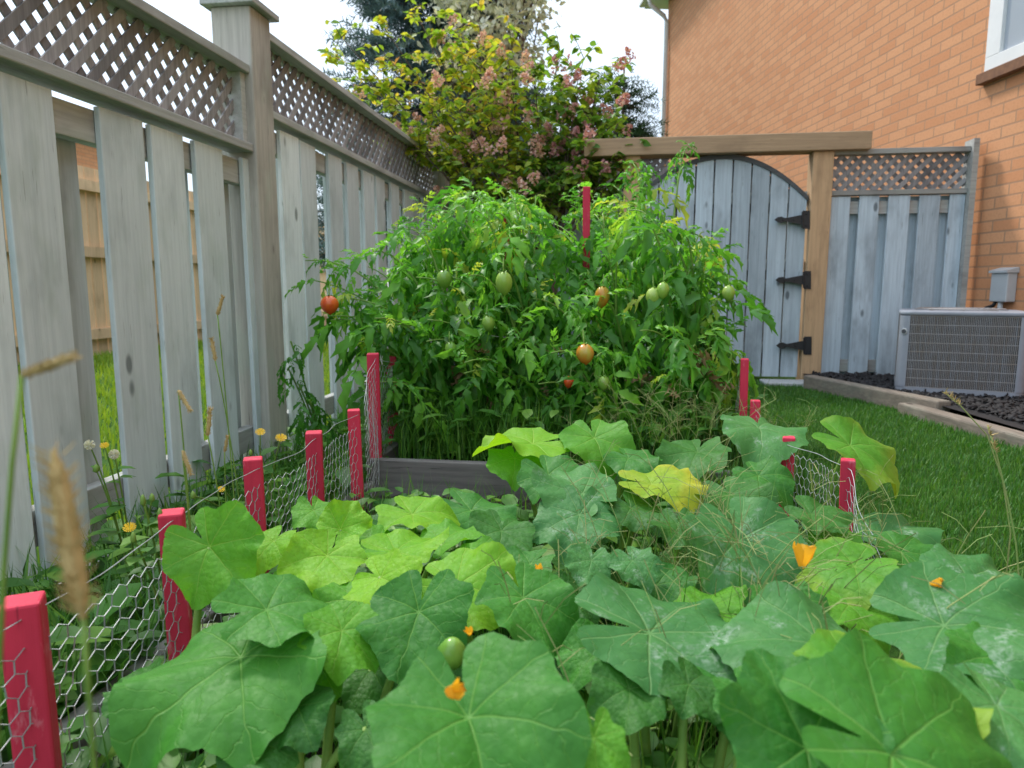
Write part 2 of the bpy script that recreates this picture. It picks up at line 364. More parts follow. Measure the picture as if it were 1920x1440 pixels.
# ------------------------------------------------------------------ left fence (the far panel steps up at the post)
FX = -1.8
fence = thing('lattice_top_fence', (FX, 3.4, -.2), 'weathered blue-grey picket fence with a lattice top running along the left side', 'fence')
def post(parent, x0, x1, y0, y1, zb, zt, mat):
    m = MB(); m.box((x0, y0, zb), (x1, y1, zt)); p = m.build('post', mat, parent, bevel=.008)
    c = MB(); e = .035
    c.box((x0-e, y0-e, zt+.001), (x1+e, y1+e, zt+.03)); c.build('post_cap', M['raily'], p, bevel=.004)
    return p
post(fence, -1.93, -1.73, 3.28, 3.48, -.3, 2.13, M['post'])
post(fence, -1.88, -1.70, 7.06, 7.24, -.3, 2.30, M['post'])
post(fence, -1.93, -1.73, -.62, -.42, -.3, 2.10, M['post'])
def panel_Y(parent, y0, y1, zs, zc, wid=.212, gap=.111, first=0, cover=.045):
    f = MB(); bk = MB(); y = y0+first
    while y < y1-.05:
        w = min(wid*U(.94, 1.05), y1-y)
        J = Matrix.Translation((0, y+w/2, 0)) @ Matrix.Rotation(U(-.006, .006), 4, 'X') @ Matrix.Rotation(U(-.03, .03), 4, 'Z')
        f.box((FX, -w/2, -.14+U(-.02, .01)), (FX+.024, w/2, zs-.026+U(-.006, .003)), jit=J)
        yb = y+w-.02; wb = min(gap+cover+U(-.012, .012), y1-yb)
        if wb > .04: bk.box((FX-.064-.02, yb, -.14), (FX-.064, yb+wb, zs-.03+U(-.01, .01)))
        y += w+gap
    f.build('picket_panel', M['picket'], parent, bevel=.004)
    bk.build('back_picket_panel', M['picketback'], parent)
    for (z0, z1) in ((zs-.155, zs-.04), (-.02, .10)):
        r = MB(); r.box((FX-.06, y0, z0), (FX-.004, y1, z1)); r.build('rail', M['raily'], parent, bevel=.004)
    r = MB(); r.box((FX-.075, y0, zs), (FX+.055, y1, zs+.04)); r.build('lattice_sill_rail', M['raily'], parent, bevel=.005)
    r = MB(); r.box((FX-.09, y0, zc-.04), (FX+.055, y1, zc)); r.build('cap_rail', M['raily'], parent, bevel=.005)
    r = MB(); r.box((FX-.02, y0, -.24), (FX+.03, y1, -.165)); r.build('kick_board', M['raily'], parent, bevel=.004)
    la = MB(); Z0, Z1 = zs+.041, zc-.041; H = Z1-Z0; sp = .098
    for sgn, xo in ((1, .004), (-1, -.006)):
        t = y0-H-.02
        while t < y1+H:
            a = [t, Z0]; b = [t+H, Z1]
            if sgn < 0: a, b = [t+H, Z0], [t, Z1]
            lo, hi = sorted((a[0], b[0]))
            c0, c1 = max(lo, y0), min(hi, y1)
            if c1-c0 > .02:
                def zz(yy): return a[1]+(b[1]-a[1])*(yy-a[0])/(b[0]-a[0])
                la.bar((FX-.02+xo, c0, zz(c0)), (FX-.02+xo, c1, zz(c1)), .035, .008, (1, 0, 0))
            t += sp
    la.build('lattice', M['lattice'], parent)
    for yy in (y0+.002, y1-.045):
        r = MB(); r.box((FX-.05, yy, zs+.041), (FX+.03, yy+.043, zc-.041)); r.build('lattice_stile', M['raily'], parent)
panel_Y(fence, -.42, 3.28, 1.455, 1.86, first=.125)
panel_Y(fence, 3.48, 7.08, 1.665, 2.085, first=.10, cover=.02)
# ------------------------------------------------------------------ back fence left of the gate
def fence_X(thg, x0, x1, Y, ztop, zl, zb, wid, gap, mat, lat=True):
    f = MB(); b = MB(); x = x0
    while x < x1-.03:
        w = min(wid*U(.94, 1.06), x1-x)
        f.box((x, Y-.022, zb), (x+w, Y, zl+U(-.004, .004)))
        if x+w+.0 < x1-.02: b.box((x+w-.04, Y+.05, zb), (min(x1, x+w+gap+.04), Y+.07, zl))
        x += w+gap
    f.build('picket_panel', mat, thg, bevel=.004); b.build('back_picket_panel', mat, thg)
    for z in (zl-.14, zb+.1):
        r = MB(); r.box((x0, Y+.003, z), (x1, Y+.047, z+.1)); r.build('rail', M['railx'], thg)
    r = MB(); r.box((x0, Y-.04, zl+.006), (x1, Y+.06, zl+.045)); r.build('lattice_sill_rail', M['railx'], thg, bevel=.003)
    r = MB(); r.box((x0, Y-.045, ztop-.04), (x1, Y+.065, ztop)); r.build('cap_rail', M['railx'], thg, bevel=.003)
    la = MB(); Z0, Z1 = zl+.046, ztop-.041; H = Z1-Z0
    for sgn, yo in ((1, .0), (-1, .010)):
        t = x0-H
        while t < x1+H:
            a = [t, Z0]; c = [t+H, Z1]
            if sgn < 0: a, c = [t+H, Z0], [t, Z1]
            lo, hi = sorted((a[0], c[0])); c0, c1 = max(lo, x0), min(hi, x1)
            if c1-c0 > .02:
                def zz(q): return a[1]+(c[1]-a[1])*(q-a[0])/(c[0]-a[0])
                la.bar((c0, Y+.005+yo, zz(c0)), (c1, Y+.005+yo, zz(c1)), .036, .008, (0, 1, 0))
            t += .088
    la.build('lattice', M['lattice'], thg)
bf = thing('back_fence', (-.6, 7.15, -.1), 'grey lattice-topped fence section behind the hydrangea and tomato plants', 'fence')
fence_X(bf, -1.69, .60, 7.15, 2.10, 1.70, -.15, .2, .1, M['gatewood'])
GY = 6.13
def gp(px, py, Y=GY): return at_Y(px, py, Y)
gf = thing('gate_frame', tuple(gp(1525, 718)), 'tan timber gate frame with two posts and a long cross beam', 'gate frame')
xa, xb = gp(1508, 540).x, gp(1546, 540).x
m = MB(); m.box((xa, GY-.05, -.05), (xb, GY+.11, gp(1525, 286).z)); m.build('post', M['tanz'], gf, bevel=.006)
xl0, xl1 = gp(1168, 400).x, gp(1198, 400).x
m = MB(); m.box((xl0, GY-.05, -.05), (xl1, GY+.11, gp(1180, 286).z)); m.build('post', M['tanz'], gf, bevel=.006)
zb0, zb1 = gp(1525, 286).z+.001, gp(1525, 252).z
m = MB(); m.box((gp(1096, 270).x, GY-.09, zb0), (gp(1628, 270).x, GY+.10, zb1)); m.build('beam', M['tanx'], gf, bevel=.008)
gt = thing('garden_gate', tuple(gp(1370, 715)), 'blue-grey arched board gate hung on three black strap hinges', 'gate')
def archy(px):
    if px > 1355: q = (px-1355)/153.; return 292+82*q**2.0
    q = (1355-px)/153.; return 292+70*q**2.0
x_l, x_r = xl1+.012, xa-.012
def px_of(x): return 1203+(x-x_l)/(x_r-x_l)*(1505-1203)
def archz(x): p = px_of(x); return gp(p, archy(p)).z
f = MB(); nb = 9; step = (x_r-x_l)/nb
for i in range(nb):
    a = x_l+i*step+.006; b = a+step-.014
    rr = random.random()
    for j in range(4):
        c0 = a+(b-a)*j/4; c1 = a+(b-a)*(j+1)/4
        f.hexa([(c0, GY, .05), (c1, GY, .05), (c1, GY+.022, .05), (c0, GY+.022, .05), (c0, GY, archz(c0)), (c1, GY, archz(c1)), (c1, GY+.022, archz(c1)), (c0, GY+.022, archz(c0))], rr)
f.build('gate_boards', M['gatewood'], gt)
f = MB()
for i in range(nb-1):
    a = x_l+(i+1)*step-.03
    f.box((a, GY+.066, .07), (a+.06, GY+.085, min(archz(a), archz(a+.06))-.03))
f.build('backing_boards', M['bedwood'], gt)
f = MB(); n = 26
for i in range(n):
    a = x_l+(x_r-x_l)*i/n; b = x_l+(x_r-x_l)*(i+1)/n
    za, zb_ = archz(a), archz(b)
    f.hexa([(a, GY-.012, za-.028), (b, GY-.012, zb_-.028), (b, GY+.09, zb_-.028), (a, GY+.09, za-.028), (a, GY-.012, za+.012), (b, GY-.012, zb_+.012), (b, GY+.09, zb_+.012), (a, GY+.09, za+.012)], .3)
f.build('arched_trim', M['darkwood'], gt)
for z in (.25, .95, 1.5):
    f = MB(); f.box((x_l, GY+.024, z), (x_r, GY+.064, z+.09)); f.build('gate_rail', M['railx'], gt)
f = MB(); f.bar((x_l+.05, GY+.045, .36), (x_r-.06, GY+.045, .93), .08, .03, (0, 1, 0)); f.build('brace', M['railx'], gt)
for (hx, hy) in ((1508, 412), (1510, 525), (1511, 648)):
    f = MB()
    pts = [(-62, 0), (-55, 5), (-47, 6), (-40, 3), (-12, 8), (-4, 9), (-3, 17), (12, 17), (12, -17), (-3, -17), (-4, -9), (-12, -8), (-40, -3), (-47, -6), (-55, -5)]
    f.prism([gp(hx+p*.9, hy+q, GY-.056) for p, q in pts], (0, .006, 0))
    for (p, q) in ((4, -11), (4, 11), (-20, 0), (-40, 0)):
        f.lathe([(.008, 0), (.005, .005)], gp(hx+p, hy+q, GY-.0565), (0, -1, 0), 8)
    f.tube([gp(hx-3, hy-15, GY-.058), gp(hx-3, hy+15, GY-.058)], .008, 8)
    f.box((gp(hx-50, hy).x, GY-.0495, gp(hx, hy+3).z), (gp(hx-6, hy).x, GY-.001, gp(hx, hy-3).z))
    f.build('hinge', M['iron'], gt)
rf = thing('side_fence_section', tuple(gp(1680, 705)), 'grey lattice-topped fence section between the gate post and the brick house', 'fence')
fence_X(rf, xb+.002, gp(1800, 500).x, GY+.03, gp(1680, 278).z, gp(1680, 366).z, .0, .155, .07, M['gatewood'])
f = MB(); f.box((gp(1800, 500).x+.002, GY-.05, 0), (gp(1811, 500).x, GY+.1, gp(1800, 262).z)); f.build('post', M['railx'], rf)
# ------------------------------------------------------------------ house
HA = math.radians(101.3); HL = Vector((2.90, GY, 0))
HU = Vector((math.cos(HA), math.sin(HA), 0)); HN = Vector((-math.sin(HA), math.cos(HA), 0))
def at_house(px, py):
    r = ray(px, py); t = (HL-EYE).dot(HN)/r.dot(HN); p = EYE+r*t
    return (p-HL).dot(HU), p.z
house = thing('brick_house', tuple(HL), 'orange brick house wall rising on the right with white eave and downspout', 'house', rz=HA)
def hloc(x, y, z): return HL+HU*x+HN*y+Vector((0, 0, z))
ez = at_house(1236, 28)[1]
f = MB(); f.box((-11, -8, -.3), (9.57, 0, ez)); f.build('wall', M['brick'], house, local=True)
f = MB(); f.prism([(-11.4, .42, ez+.17), (-11.4, -8.4, ez+.17), (-11.4, -4, ez+2.4)], (21.4, 0, 0)); rfo = f.build('roof', M['shingle'], house, local=True)
f = MB(); f.box((-11.4, -8.4, ez+.002), (10.0, .40, ez+.168)); f.build('soffit', M['white'], house, local=True)
f = MB(); f.box((-11.4, .403, ez+.02), (10.0, .52, ez+.15)); f.build('gutter', M['white'], house, local=True, bevel=.02)
f = MB(); f.tube([(9.45, .45, ez+.03), (9.45, .40, ez-.13), (9.45, .12, ez-.33), (9.45, .06, ez-.45), (9.45, .06, .2)], .045, 8); f.build('downspout', M['white'], house, smooth=True, local=True)
wx1, wz0 = at_house(1855, 136); wx0, wz1 = wx1-1.7, wz0+1.7
f = MB(); fw = .15
for a, b in (((wx0, wz0), (wx1, wz0+.10)), ((wx0, wz1-.10), (wx1, wz1)), ((wx0, wz0+.10), (wx0+fw, wz1-.10)), ((wx1-fw, wz0+.10), (wx1, wz1-.10)), ((wx0+.80, wz0+.10), (wx0+.90, wz1-.10))):
    f.box((a[0], .001, a[1]), (b[0], .045, b[1]))
w = f.build('window', M['white'], house, local=True, bevel=.004)
f = MB(); f.box((wx0+fw+.001, .002, wz0+.101), (wx1-fw-.001, .016, wz1-.101)); f.build('pane', M['glass'], w, local=True)
f = MB(); f.box((wx0-.1, .001, wz0-.085), (wx1+.06, .065, wz0-.002)); f.build('sill', M['sill'], w, local=True, bevel=.006)
ebx, ebz = at_house(1888, 566)
bx = thing('electrical_box', tuple(hloc(ebx, 0, ebz)), 'grey electrical box mounted on the brick wall above the cooling unit', 'electrical box', rz=HA)
f = MB(); f.box((-.085, .002, 0), (.085, .08, .22)); f.build('box', M['boxgrey'], bx, local=True, bevel=.008)
f = MB(); f.prism([(-.095, .002, .218), (-.095, .095, .218), (-.095, .095, .235), (-.095, .002, .26)], (.19, 0, 0)); f.build('lid', M['boxgrey'], bx, local=True)
f = MB(); f.tube([(0, .05, 0), (0, .05, -.07), (-.02, .06, -.25)], .018, 8); f.build('conduit', M['boxgrey'], bx, True, local=True)
f = MB(); f.tube([(.05, .05, .002), (.06, .06, -.03), (.12, .07, -.05), (.15, .08, -.1), (.1, .08, -.13), (.16, .08, -.16), (.17, .1, -.3)], .014, 8); f.build('cable', M['iron'], bx, True, local=True)
# ------------------------------------------------------------------ cooling unit (turned a little toward the garden)
W2, D2, az1 = .37, .34, .56
apos = at(1790, 700, 4.92); apos.z = .085
ac = thing('air_conditioner', tuple(apos), 'grey outdoor air conditioner condenser on black mulch beside the brick wall', 'air conditioner', rz=math.radians(-20))
def rrect(x0, x1, y0, y1, r, n=6):
    P = []
    for (cx, cy, a0) in ((x1-r, y1-r, 0), (x0+r, y1-r, 90), (x0+r, y0+r, 180), (x1-r, y0+r, 270)):
        for i in range(n+1):
            t = math.radians(a0+90*i/n); P.append((cx+r*math.cos(t), cy+r*math.sin(t)))
    return P
def slab(e, r, z0, z1):
    m = MB(); m.prism([(p[0], p[1], z0) for p in rrect(-W2-e, W2+e, -D2-e, D2+e, r)], (0, 0, z1-z0)); return m
slab(0, .07, 0, .04).build('base_pan', M['acmetal'], ac, local=True)
slab(-.03, .06, .041, az1-.03).build('coil', M['acdark'], ac, local=True)
slab(.005, .075, az1-.028, az1).build('lid', M['acmetal'], ac, bevel=.010, local=True)
m = MB()
for i in range(1, 9):
    R = .033*i; m.tube([(R*math.cos(t), R*math.sin(t), az1+.012) for t in np.linspace(0, 2*PI, 28)], .003, 4)
for i in range(8):
    t = i*PI/4; m.tube([(0, 0, az1+.012), (.28*math.cos(t), .28*math.sin(t), az1+.006)], .003, 4)
m.build('fan_guard', M['acgrille'], ac, local=True)
CR = .06
def cpost(cx, cy, a0):
    m = MB(); P = [(cx+CR*math.cos(math.radians(a0+90*i/8)), cy+CR*math.sin(math.radians(a0+90*i/8))) for i in range(9)]
    Q = [(cx+(CR-.02)*math.cos(math.radians(a0+90*i/8)), cy+(CR-.02)*math.sin(math.radians(a0+90*i/8))) for i in range(9)][::-1]
    m.prism([(p[0], p[1], .042) for p in P+Q], (0, 0, az1-.030-.043)); return m.build('corner_post', M['acmetal'], ac, local=True)
for c in ((W2-CR, D2-CR, 0), (-W2+CR, D2-CR, 90), (-W2+CR, -D2+CR, 180), (W2-CR, -D2+CR, 270)): cpost(*c)
def louvre(p, q, n):
    m = MB(); p = Vector(p); q = Vector(q); hh = az1-.074
    for i in range(n+1):
        c = p+(q-p)*i/n; m.tube([c, c+Vector((0, 0, hh))], .0028, 4)
    for j in range(9):
        z = Vector((0, 0, hh*j/8)); m.tube([p+z, q+z], .0028, 4)
    m.build('louvre_panel', M['acgrille'], ac, local=True)
zz = .042
louvre((-W2+CR, -D2+.004, zz), (W2-CR, -D2+.004, zz), 62); louvre((-W2+.004, -D2+CR, zz), (-W2+.004, D2-CR, zz), 56)
louvre((-W2+CR, D2-.004, zz), (W2-CR, D2-.004, zz), 62); louvre((W2-.004, -D2+CR, zz), (W2-.004, D2-CR, zz), 56)
m = MB(); q = Vector((-.5, -.866, 0)); bc = Vector((-W2+CR, -D2+CR, az1-.14))+q*CR
m.lathe([(.022, 0), (.020, .005)], bc, q, 16); b = m.build('badge', M['boxgrey'], ac, local=True)
m = MB(); m.lathe([(.016, 0), (.015, .001)], bc+q*.0055, q, 16); m.build('badge_field', M['acdark'], b, local=True)
# mulch bed and timbers
t1a, t1b = Vector((1.56, 5.75, 0)), Vector((2.03, 4.52, 0))
t2a, t2b = Vector((1.88, 4.72, 0)), Vector((2.30, 2.6, 0))
V = [(1.6, 6.1, .085), (1.62, 5.7, .085), (2.0, 4.6, .085), (2.36, 2.4, .05), (3.75, 1.8, .05), (2.93, 6.1, .085)]
m = MB(); m.add(V, [tuple(range(6))[::-1]]); tag(m.build('mulch_bed', M['mulch']), kind='structure')
N = 6000; px_ = rng.uniform(1.65, 3.3, N*2); py_ = rng.uniform(2.6, 6.05, N*2)
xmin = np.where(py_ > 4.6, 2.06-(py_-4.6)*.36, 2.06+(4.6-py_)*.17)+.03
ok = (px_ > xmin) & (px_ < 2.93+(6.1-py_)*.2); P = np.stack([px_, py_, np.full(N*2, .075)], 1)[ok]; P[:, 2] += rng.uniform(0, .025, len(P))
tv = [(-.5, -.2, 0), (.5, -.2, .05), (.5, .2, 0), (-.5, .2, .05), (-.45, -.15, .15), (.45, -.15, .2), (.45, .15, .15), (-.45, .15, .2)]
tf = [(0, 1, 5, 4), (1, 2, 6, 5), (2, 3, 7, 6), (3, 0, 4, 7), (4, 5, 6, 7)]
D = rng.normal(size=(len(P), 3)); D[:, 2] *= .35; UPN = rng.normal(size=(len(P), 3))*.4+[0, 0, 1]
V, F, R = scatter(tv, tf, frames(D, UPN), P, rng.uniform(.025, .055, len(P)), rng.random(len(P)))
tag(npobj('bark_mulch', V, F, R, M['mulch']), 'loose black mulch chips around the cooling unit', 'mulch', kind='stuff')
def timber(a, b, z0, z1, w, label):
    m = MB(); d = (b-a).normalized(); s = Vector((-d.y, d.x, 0))*w/2
    z0v, z1v = Vector((0, 0, z0)), Vector((0, 0, z1))
    m.hexa([a-s+z0v, a+s+z0v, b+s+z0v, b-s+z0v, a-s+z1v, a+s+z1v, b+s+z1v, b-s+z1v])
    tag(m.build('landscape_timber', M['timber'], bevel=.012), label, 'timber', 'timbers edging the mulch bed')
timber(t1a, t1b, .0, .115, .10, 'shorter grey landscape timber nearer the gate, edging the mulch')
timber(t2a, t2b, -.02, .07, .10, 'longer landscape timber nearer the camera, running out at right edge')
m = MB(); m.box((1.25, 5.85, -.02), (1.62, 6.08, .035)); tag(m.build('stepping_slab', M['boxgrey'], bevel=.01), 'flat pale slab on the ground below the gate', 'slab')
# ------------------------------------------------------------------ raised bed boards
rb = thing('raised_bed', (-.1, 2.46, 0), 'dark weathered board raised bed holding the tomato plants', 'raised bed')
m = MB(); m.box((-.90, 2.42, -.02), (.62, 2.46, .165)); m.build('front_board', M['bedwood'], rb, bevel=.004)
m = MB(); m.box((-.90, 2.462, -.02), (-.862, 5.2, .160)); m.build('side_board', M['bedwoody'], rb, bevel=.004)
m = MB(); m.box((.602, 2.462, -.02), (.64, 5.2, .160)); m.build('side_board', M['bedwoody'], rb, bevel=.004)
m = MB(); m.box((-.90, .1, -.05), (-.865, 2.415, .085)); tag(m.build('edging_board', M['bedwoody'], bevel=.004), 'low weathered board edging the squash bed on its fence side', 'edging board')
# ------------------------------------------------------------------ stakes
def stake(p, top, label, w=.044, zb=None):
    p = Vector((p[0], p[1], 0)); zb = -.02 if zb is None else zb
    m = MB(); h = w/2; rz = math.atan2(p.y, p.x)-PI/2; rz = rz*.8+U(-.06, .06)
    lean = Matrix.Translation((p.x, p.y, zb)) @ Matrix.Rotation(U(-.025, .025), 4, 'X') @ Matrix.Rotation(U(-.03, .03), 4, 'Y') @ Matrix.Rotation(rz, 4, 'Z')
    m.box((-h, -h, 0), (h, h, top-zb), jit=lean)
    tag(m.build('red_stake', M['redpaint'], bevel=.004), label, 'stake', 'red painted wooden stakes around the beds')
SL = [((40, 1122), .90, 'red stake at the bottom left corner, nearest the camera'),
      ((322, 955), 1.22, 'second red stake from the camera on the fence side, beside an upright squash leaf'),
      ((475, 860), 1.60, 'third red stake from the camera along the left chicken wire'),
      ((588, 808), 1.93, 'fourth red stake from the camera along the left chicken wire'),
      ((667, 768), 2.26, 'red stake at left just before the raised bed corner, shorter one'),
      ((700, 662), 2.58, 'tall red stake at the front left corner of the raised bed'),
      ((735, 668), 2.95, 'red stake behind the raised bed corner stake at left, half hidden by leaves'),
      ((1600, 862), 1.62, 'red stake on the lawn side beside a drooping squash leaf, nearest at right'),
      ((1480, 818), 1.98, 'red stake half hidden by grass on the lawn side, second from the camera'),
      ((1419, 750), 2.48, 'short red stake at the front right corner of the raised bed'),
      ((1400, 672), 2.62, 'tall red stake at right of the raised bed, beside the short one'),
      ((1355, 672), 3.2, 'red stake among tomato leaves at the right side of the raised bed')]
pos = []
for i, (p, d, lab) in enumerate(SL):
    q = at(p[0], p[1], d); pos.append(q)
    stake(q, q.z, lab, (.046, .040, .042, .044, .04, .044, .044, .032, .034, .034, .03, .036)[i])
for (p, d, lab, w_) in (((1105, 350), 3.2, 'tall red stake rising above the middle of the tomato plants', .034), ((960, 408), 3.15, 'thin red stake standing left of the tallest tomato stake', .024)):
    q = at(p[0], p[1], d); stake(q, q.z, lab, w_)
# ------------------------------------------------------------------ chicken wire
def chicken(path, label, zb=.0, H=.36, w2=.0145, q=.0095, hh=.027, rad=.0009):
    L = [0]
    for a, b in zip(path, path[1:]): L.append(L[-1]+math.hypot(b[0]-a[0], b[1]-a[1]))
    ph = [U(0, 6) for _ in range(4)]
    def P(s, z):
        s = min(max(s, 0), L[-1]-1e-6); i = max(k for k in range(len(L)-1) if L[k] <= s); t = (s-L[i])/(L[i+1]-L[i])
        a, b = path[i], path[i+1]
        x = a[0]+(b[0]-a[0])*t; y = a[1]+(b[1]-a[1])*t; z0 = a[2]+(b[2]-a[2])*t; z1 = a[3]+(b[3]-a[3])*t
        sag = math.sin(t*PI)
        w = .014*math.sin(s*9+ph[0]+z*8)*sag+.004*math.sin(s*31+ph[1]-z*23)*sag
        zz = z0+(z1-z0)*z/H + (.005*math.sin(s*7+ph[2])-.003*sag)*z/H
        nx_, ny_ = -(b[1]-a[1]), (b[0]-a[0]); n_ = math.hypot(nx_, ny_)
        return Vector((x+nx_/n_*w, y+ny_/n_*w, zz))
    m = MB(); n = int(L[-1]/w2); rows = int(H/hh)
    for j in range(rows):
        pts = [P(i*w2+U(-.0015, .0015), min(H, j*hh+(q if (i+j) % 2 else 0)+U(-.001, .001))) for i in range(n+1)]
        m.tube(pts, rad, 3, cap=False)
        for i in range(n+1):
            if (i+j) % 2 == 1 and j < rows-1:
                m.tube([pts[i], P(i*w2, (j+1)*hh)], rad*1.35, 3, cap=False)
    m.tube([P(L[-1]*i/60, H) for i in range(61)], rad*1.1, 4)
    tag(m.build('chicken_wire', M['wire'], smooth=True), label, 'wire netting')
ow = .018; oy = -.027
pl = [(pos[i].x+ow, pos[i].y+oy, max(.0, pos[i].z-.42), pos[i].z-.015) for i in range(5)]
pl = [(pl[0][0]-.02, pl[0][1]-.4, .0, pl[0][3])]+pl
chicken(pl, 'chicken wire netting on the fence side of the squash bed', H=.40)
pl = [(pos[4].x+ow, pos[4].y+.03, .02, .42), (pos[5].x+ow, pos[5].y+oy, .15, pos[5].z-.02), (pos[6].x+ow, pos[6].y+oy, .15, pos[6].z-.02), (-.9, 3.6, .15, .6)]
chicken(pl, 'taller chicken wire netting at the left side of the raised bed', H=.46)
pl = [(pos[7].x-.0, pos[7].y-.22, 0, .26), (pos[7].x-.012, pos[7].y-.024, 0, pos[7].z-.02), (pos[8].x-.012, pos[8].y-.024, 0, pos[8].z-.02), (pos[9].x-.012, pos[9].y-.04, .05, pos[9].z-.03)]
chicken(pl, 'chicken wire netting on the lawn side of the squash bed', H=.38, rad=.0008)
pl = [(pos[10].x-.012, pos[10].y-.02, .15, pos[10].z-.02), (pos[11].x+.03, pos[11].y-.03, .15, pos[11].z-.02), (.66, 4.2, .15, .58)]
chicken(pl, 'chicken wire netting at the right side of the tomato plants', H=.46)
# ------------------------------------------------------------------ squash plants
bases = [(-.55, .62), (.02, .55), (.45, .62), (-.5, 1.25), (.05, 1.15), (.42, 1.2), (-.1, 1.9), (.42, 1.95)]
slabs = ['squash plant at the front left with a broad dark green leaf', 'squash plant at the front centre with a huge folded leaf at the bottom edge', 'squash plant at the bottom right corner with a yellow-green leaf',
         'bright lime-leaved squash plant along the left wire', 'squash plant in the middle of the bed beside wispy grass', 'squash plant at right with pale mildewed leaves near the right stake',
         'squash plant at the foot of the raised bed with a yellowed leaf', 'squash plant at the back right, leaves overhanging the lawn']
SQ = []; vines = []
for (b, l) in zip(bases, slabs):
    SQ.append(thing('squash_plant', (b[0], b[1], .03), l, 'squash plant', 'squash plants filling the front bed')); vines.append([])
NS, NR = 98, 14
def squash_leaf(c, R, az, tcam, tright, mat, cup=.06, fold=.0, bend=.18, wave=.12, plant=None):
    c = Vector(c); ph1, ph2, ph3, ph4, ph5 = [U(0, 6) for _ in range(5)]
    a = math.radians(az); tip = RT*math.cos(a)+Vector((-RT.y, RT.x, 0))*math.sin(a)
    nrm = (Vector((0, 0, 1)) - Vector((-math.sin(YAW), math.cos(YAW), 0))*math.tan(math.radians(tcam)) + RT*math.tan(math.radians(tright))).normalized()
    x = (tip - nrm*tip.dot(nrm)).normalized(); y = nrm.cross(x)
    V = [(0, 0, 0)]; LC = [(0, 0, 0)]
    lob = U(.10, .17); asym = U(-.07, .07); sw = U(.10, .17); curl = U(.05, .26)
    O = []
    for k in range(NS):
        th = -PI+2*PI*(k+.5)/NS
        p = .5+.5*math.cos(7*th); p = p**1.2 if abs(th) < 1.4 else .75*p**1.2
        o = .93+lob*(p-.45)+.20*math.cos(th)+.03*math.cos(2*th)+asym*math.sin(th)
        o += .03*math.sin(3*th+ph4)+.018*math.sin(5*th+ph5)+.012*math.sin(9*th+ph3)
        o *= 1-.72*math.exp(-((PI-abs(th))/sw)**2)
        tooth = abs((th*5.4+ph1) % 1.0-.5)*2
        O.append((th, o*(1+.022*(tooth-.5)+.006*math.sin(47*th+ph2))))
    for i in range(1, NR+1):
        r = i/NR
        for (th, o) in O:
            u, v = o*r*math.cos(th), o*r*math.sin(th)
            rr = math.hypot(u, v)
            va = abs(math.sin(3.5*th))
            z = cup*rr*rr + fold*abs(v) - bend*u*abs(u)*(.6 if u < 0 else 1) + wave*1.1*rr*rr*math.sin(2*th+ph5) + wave*.8*rr*rr*math.sin(3*th+ph1) + wave*.65*rr**3*math.sin(5*th+ph2) + wave*.42*rr**4*math.sin(9*th+ph3) + wave*.18*rr**5*math.sin(17*th+ph4) + .06*rr*va*(1-.45*rr) - curl*max(0, rr-.55)**2*1.6
            z += -.04*math.exp(-(rr/.12)**2)
            V.append((u-.16, v, z)); LC.append((u, v, 0))
    V[0] = (-.16, 0, -.04)
    W = [c + (x*p[0] + y*p[1] + nrm*p[2])*R for p in V]
    Fs = [(0, 1+k, 1+(k+1) % NS) for k in range(NS)]
    Fs += [(1+(i-1)*NS+k, 1+i*NS+k, 1+i*NS+(k+1) % NS, 1+(i-1)*NS+(k+1) % NS) for i in range(1, NR) for k in range(NS)]
    if plant is None: plant = min(range(len(bases)), key=lambda i: (bases[i][0]-c.x)**2+(bases[i][1]-c.y)**2)
    t = SQ[plant]
    o = npobj('leaf', W, Fs, [random.random()]*len(W), mat, t, True, LC)
    b = bases[plant]
    foot = Vector((c.x*.7+b[0]*.3+U(-.05, .05), c.y*.75+b[1]*.25+U(.0, .08), .045))
    vines[plant].append(foot)
    m = MB(); top_ = c-nrm*.06*R-x*.16*R
    m.tube(bez(foot, foot.lerp(top_, .6)-Vector((0, 0, -.06))-x*.02, top_, 10), [.0075-.003*i/10 for i in range(11)], 8)
    m.build('petiole', M['stempale'], o, True)
    return o
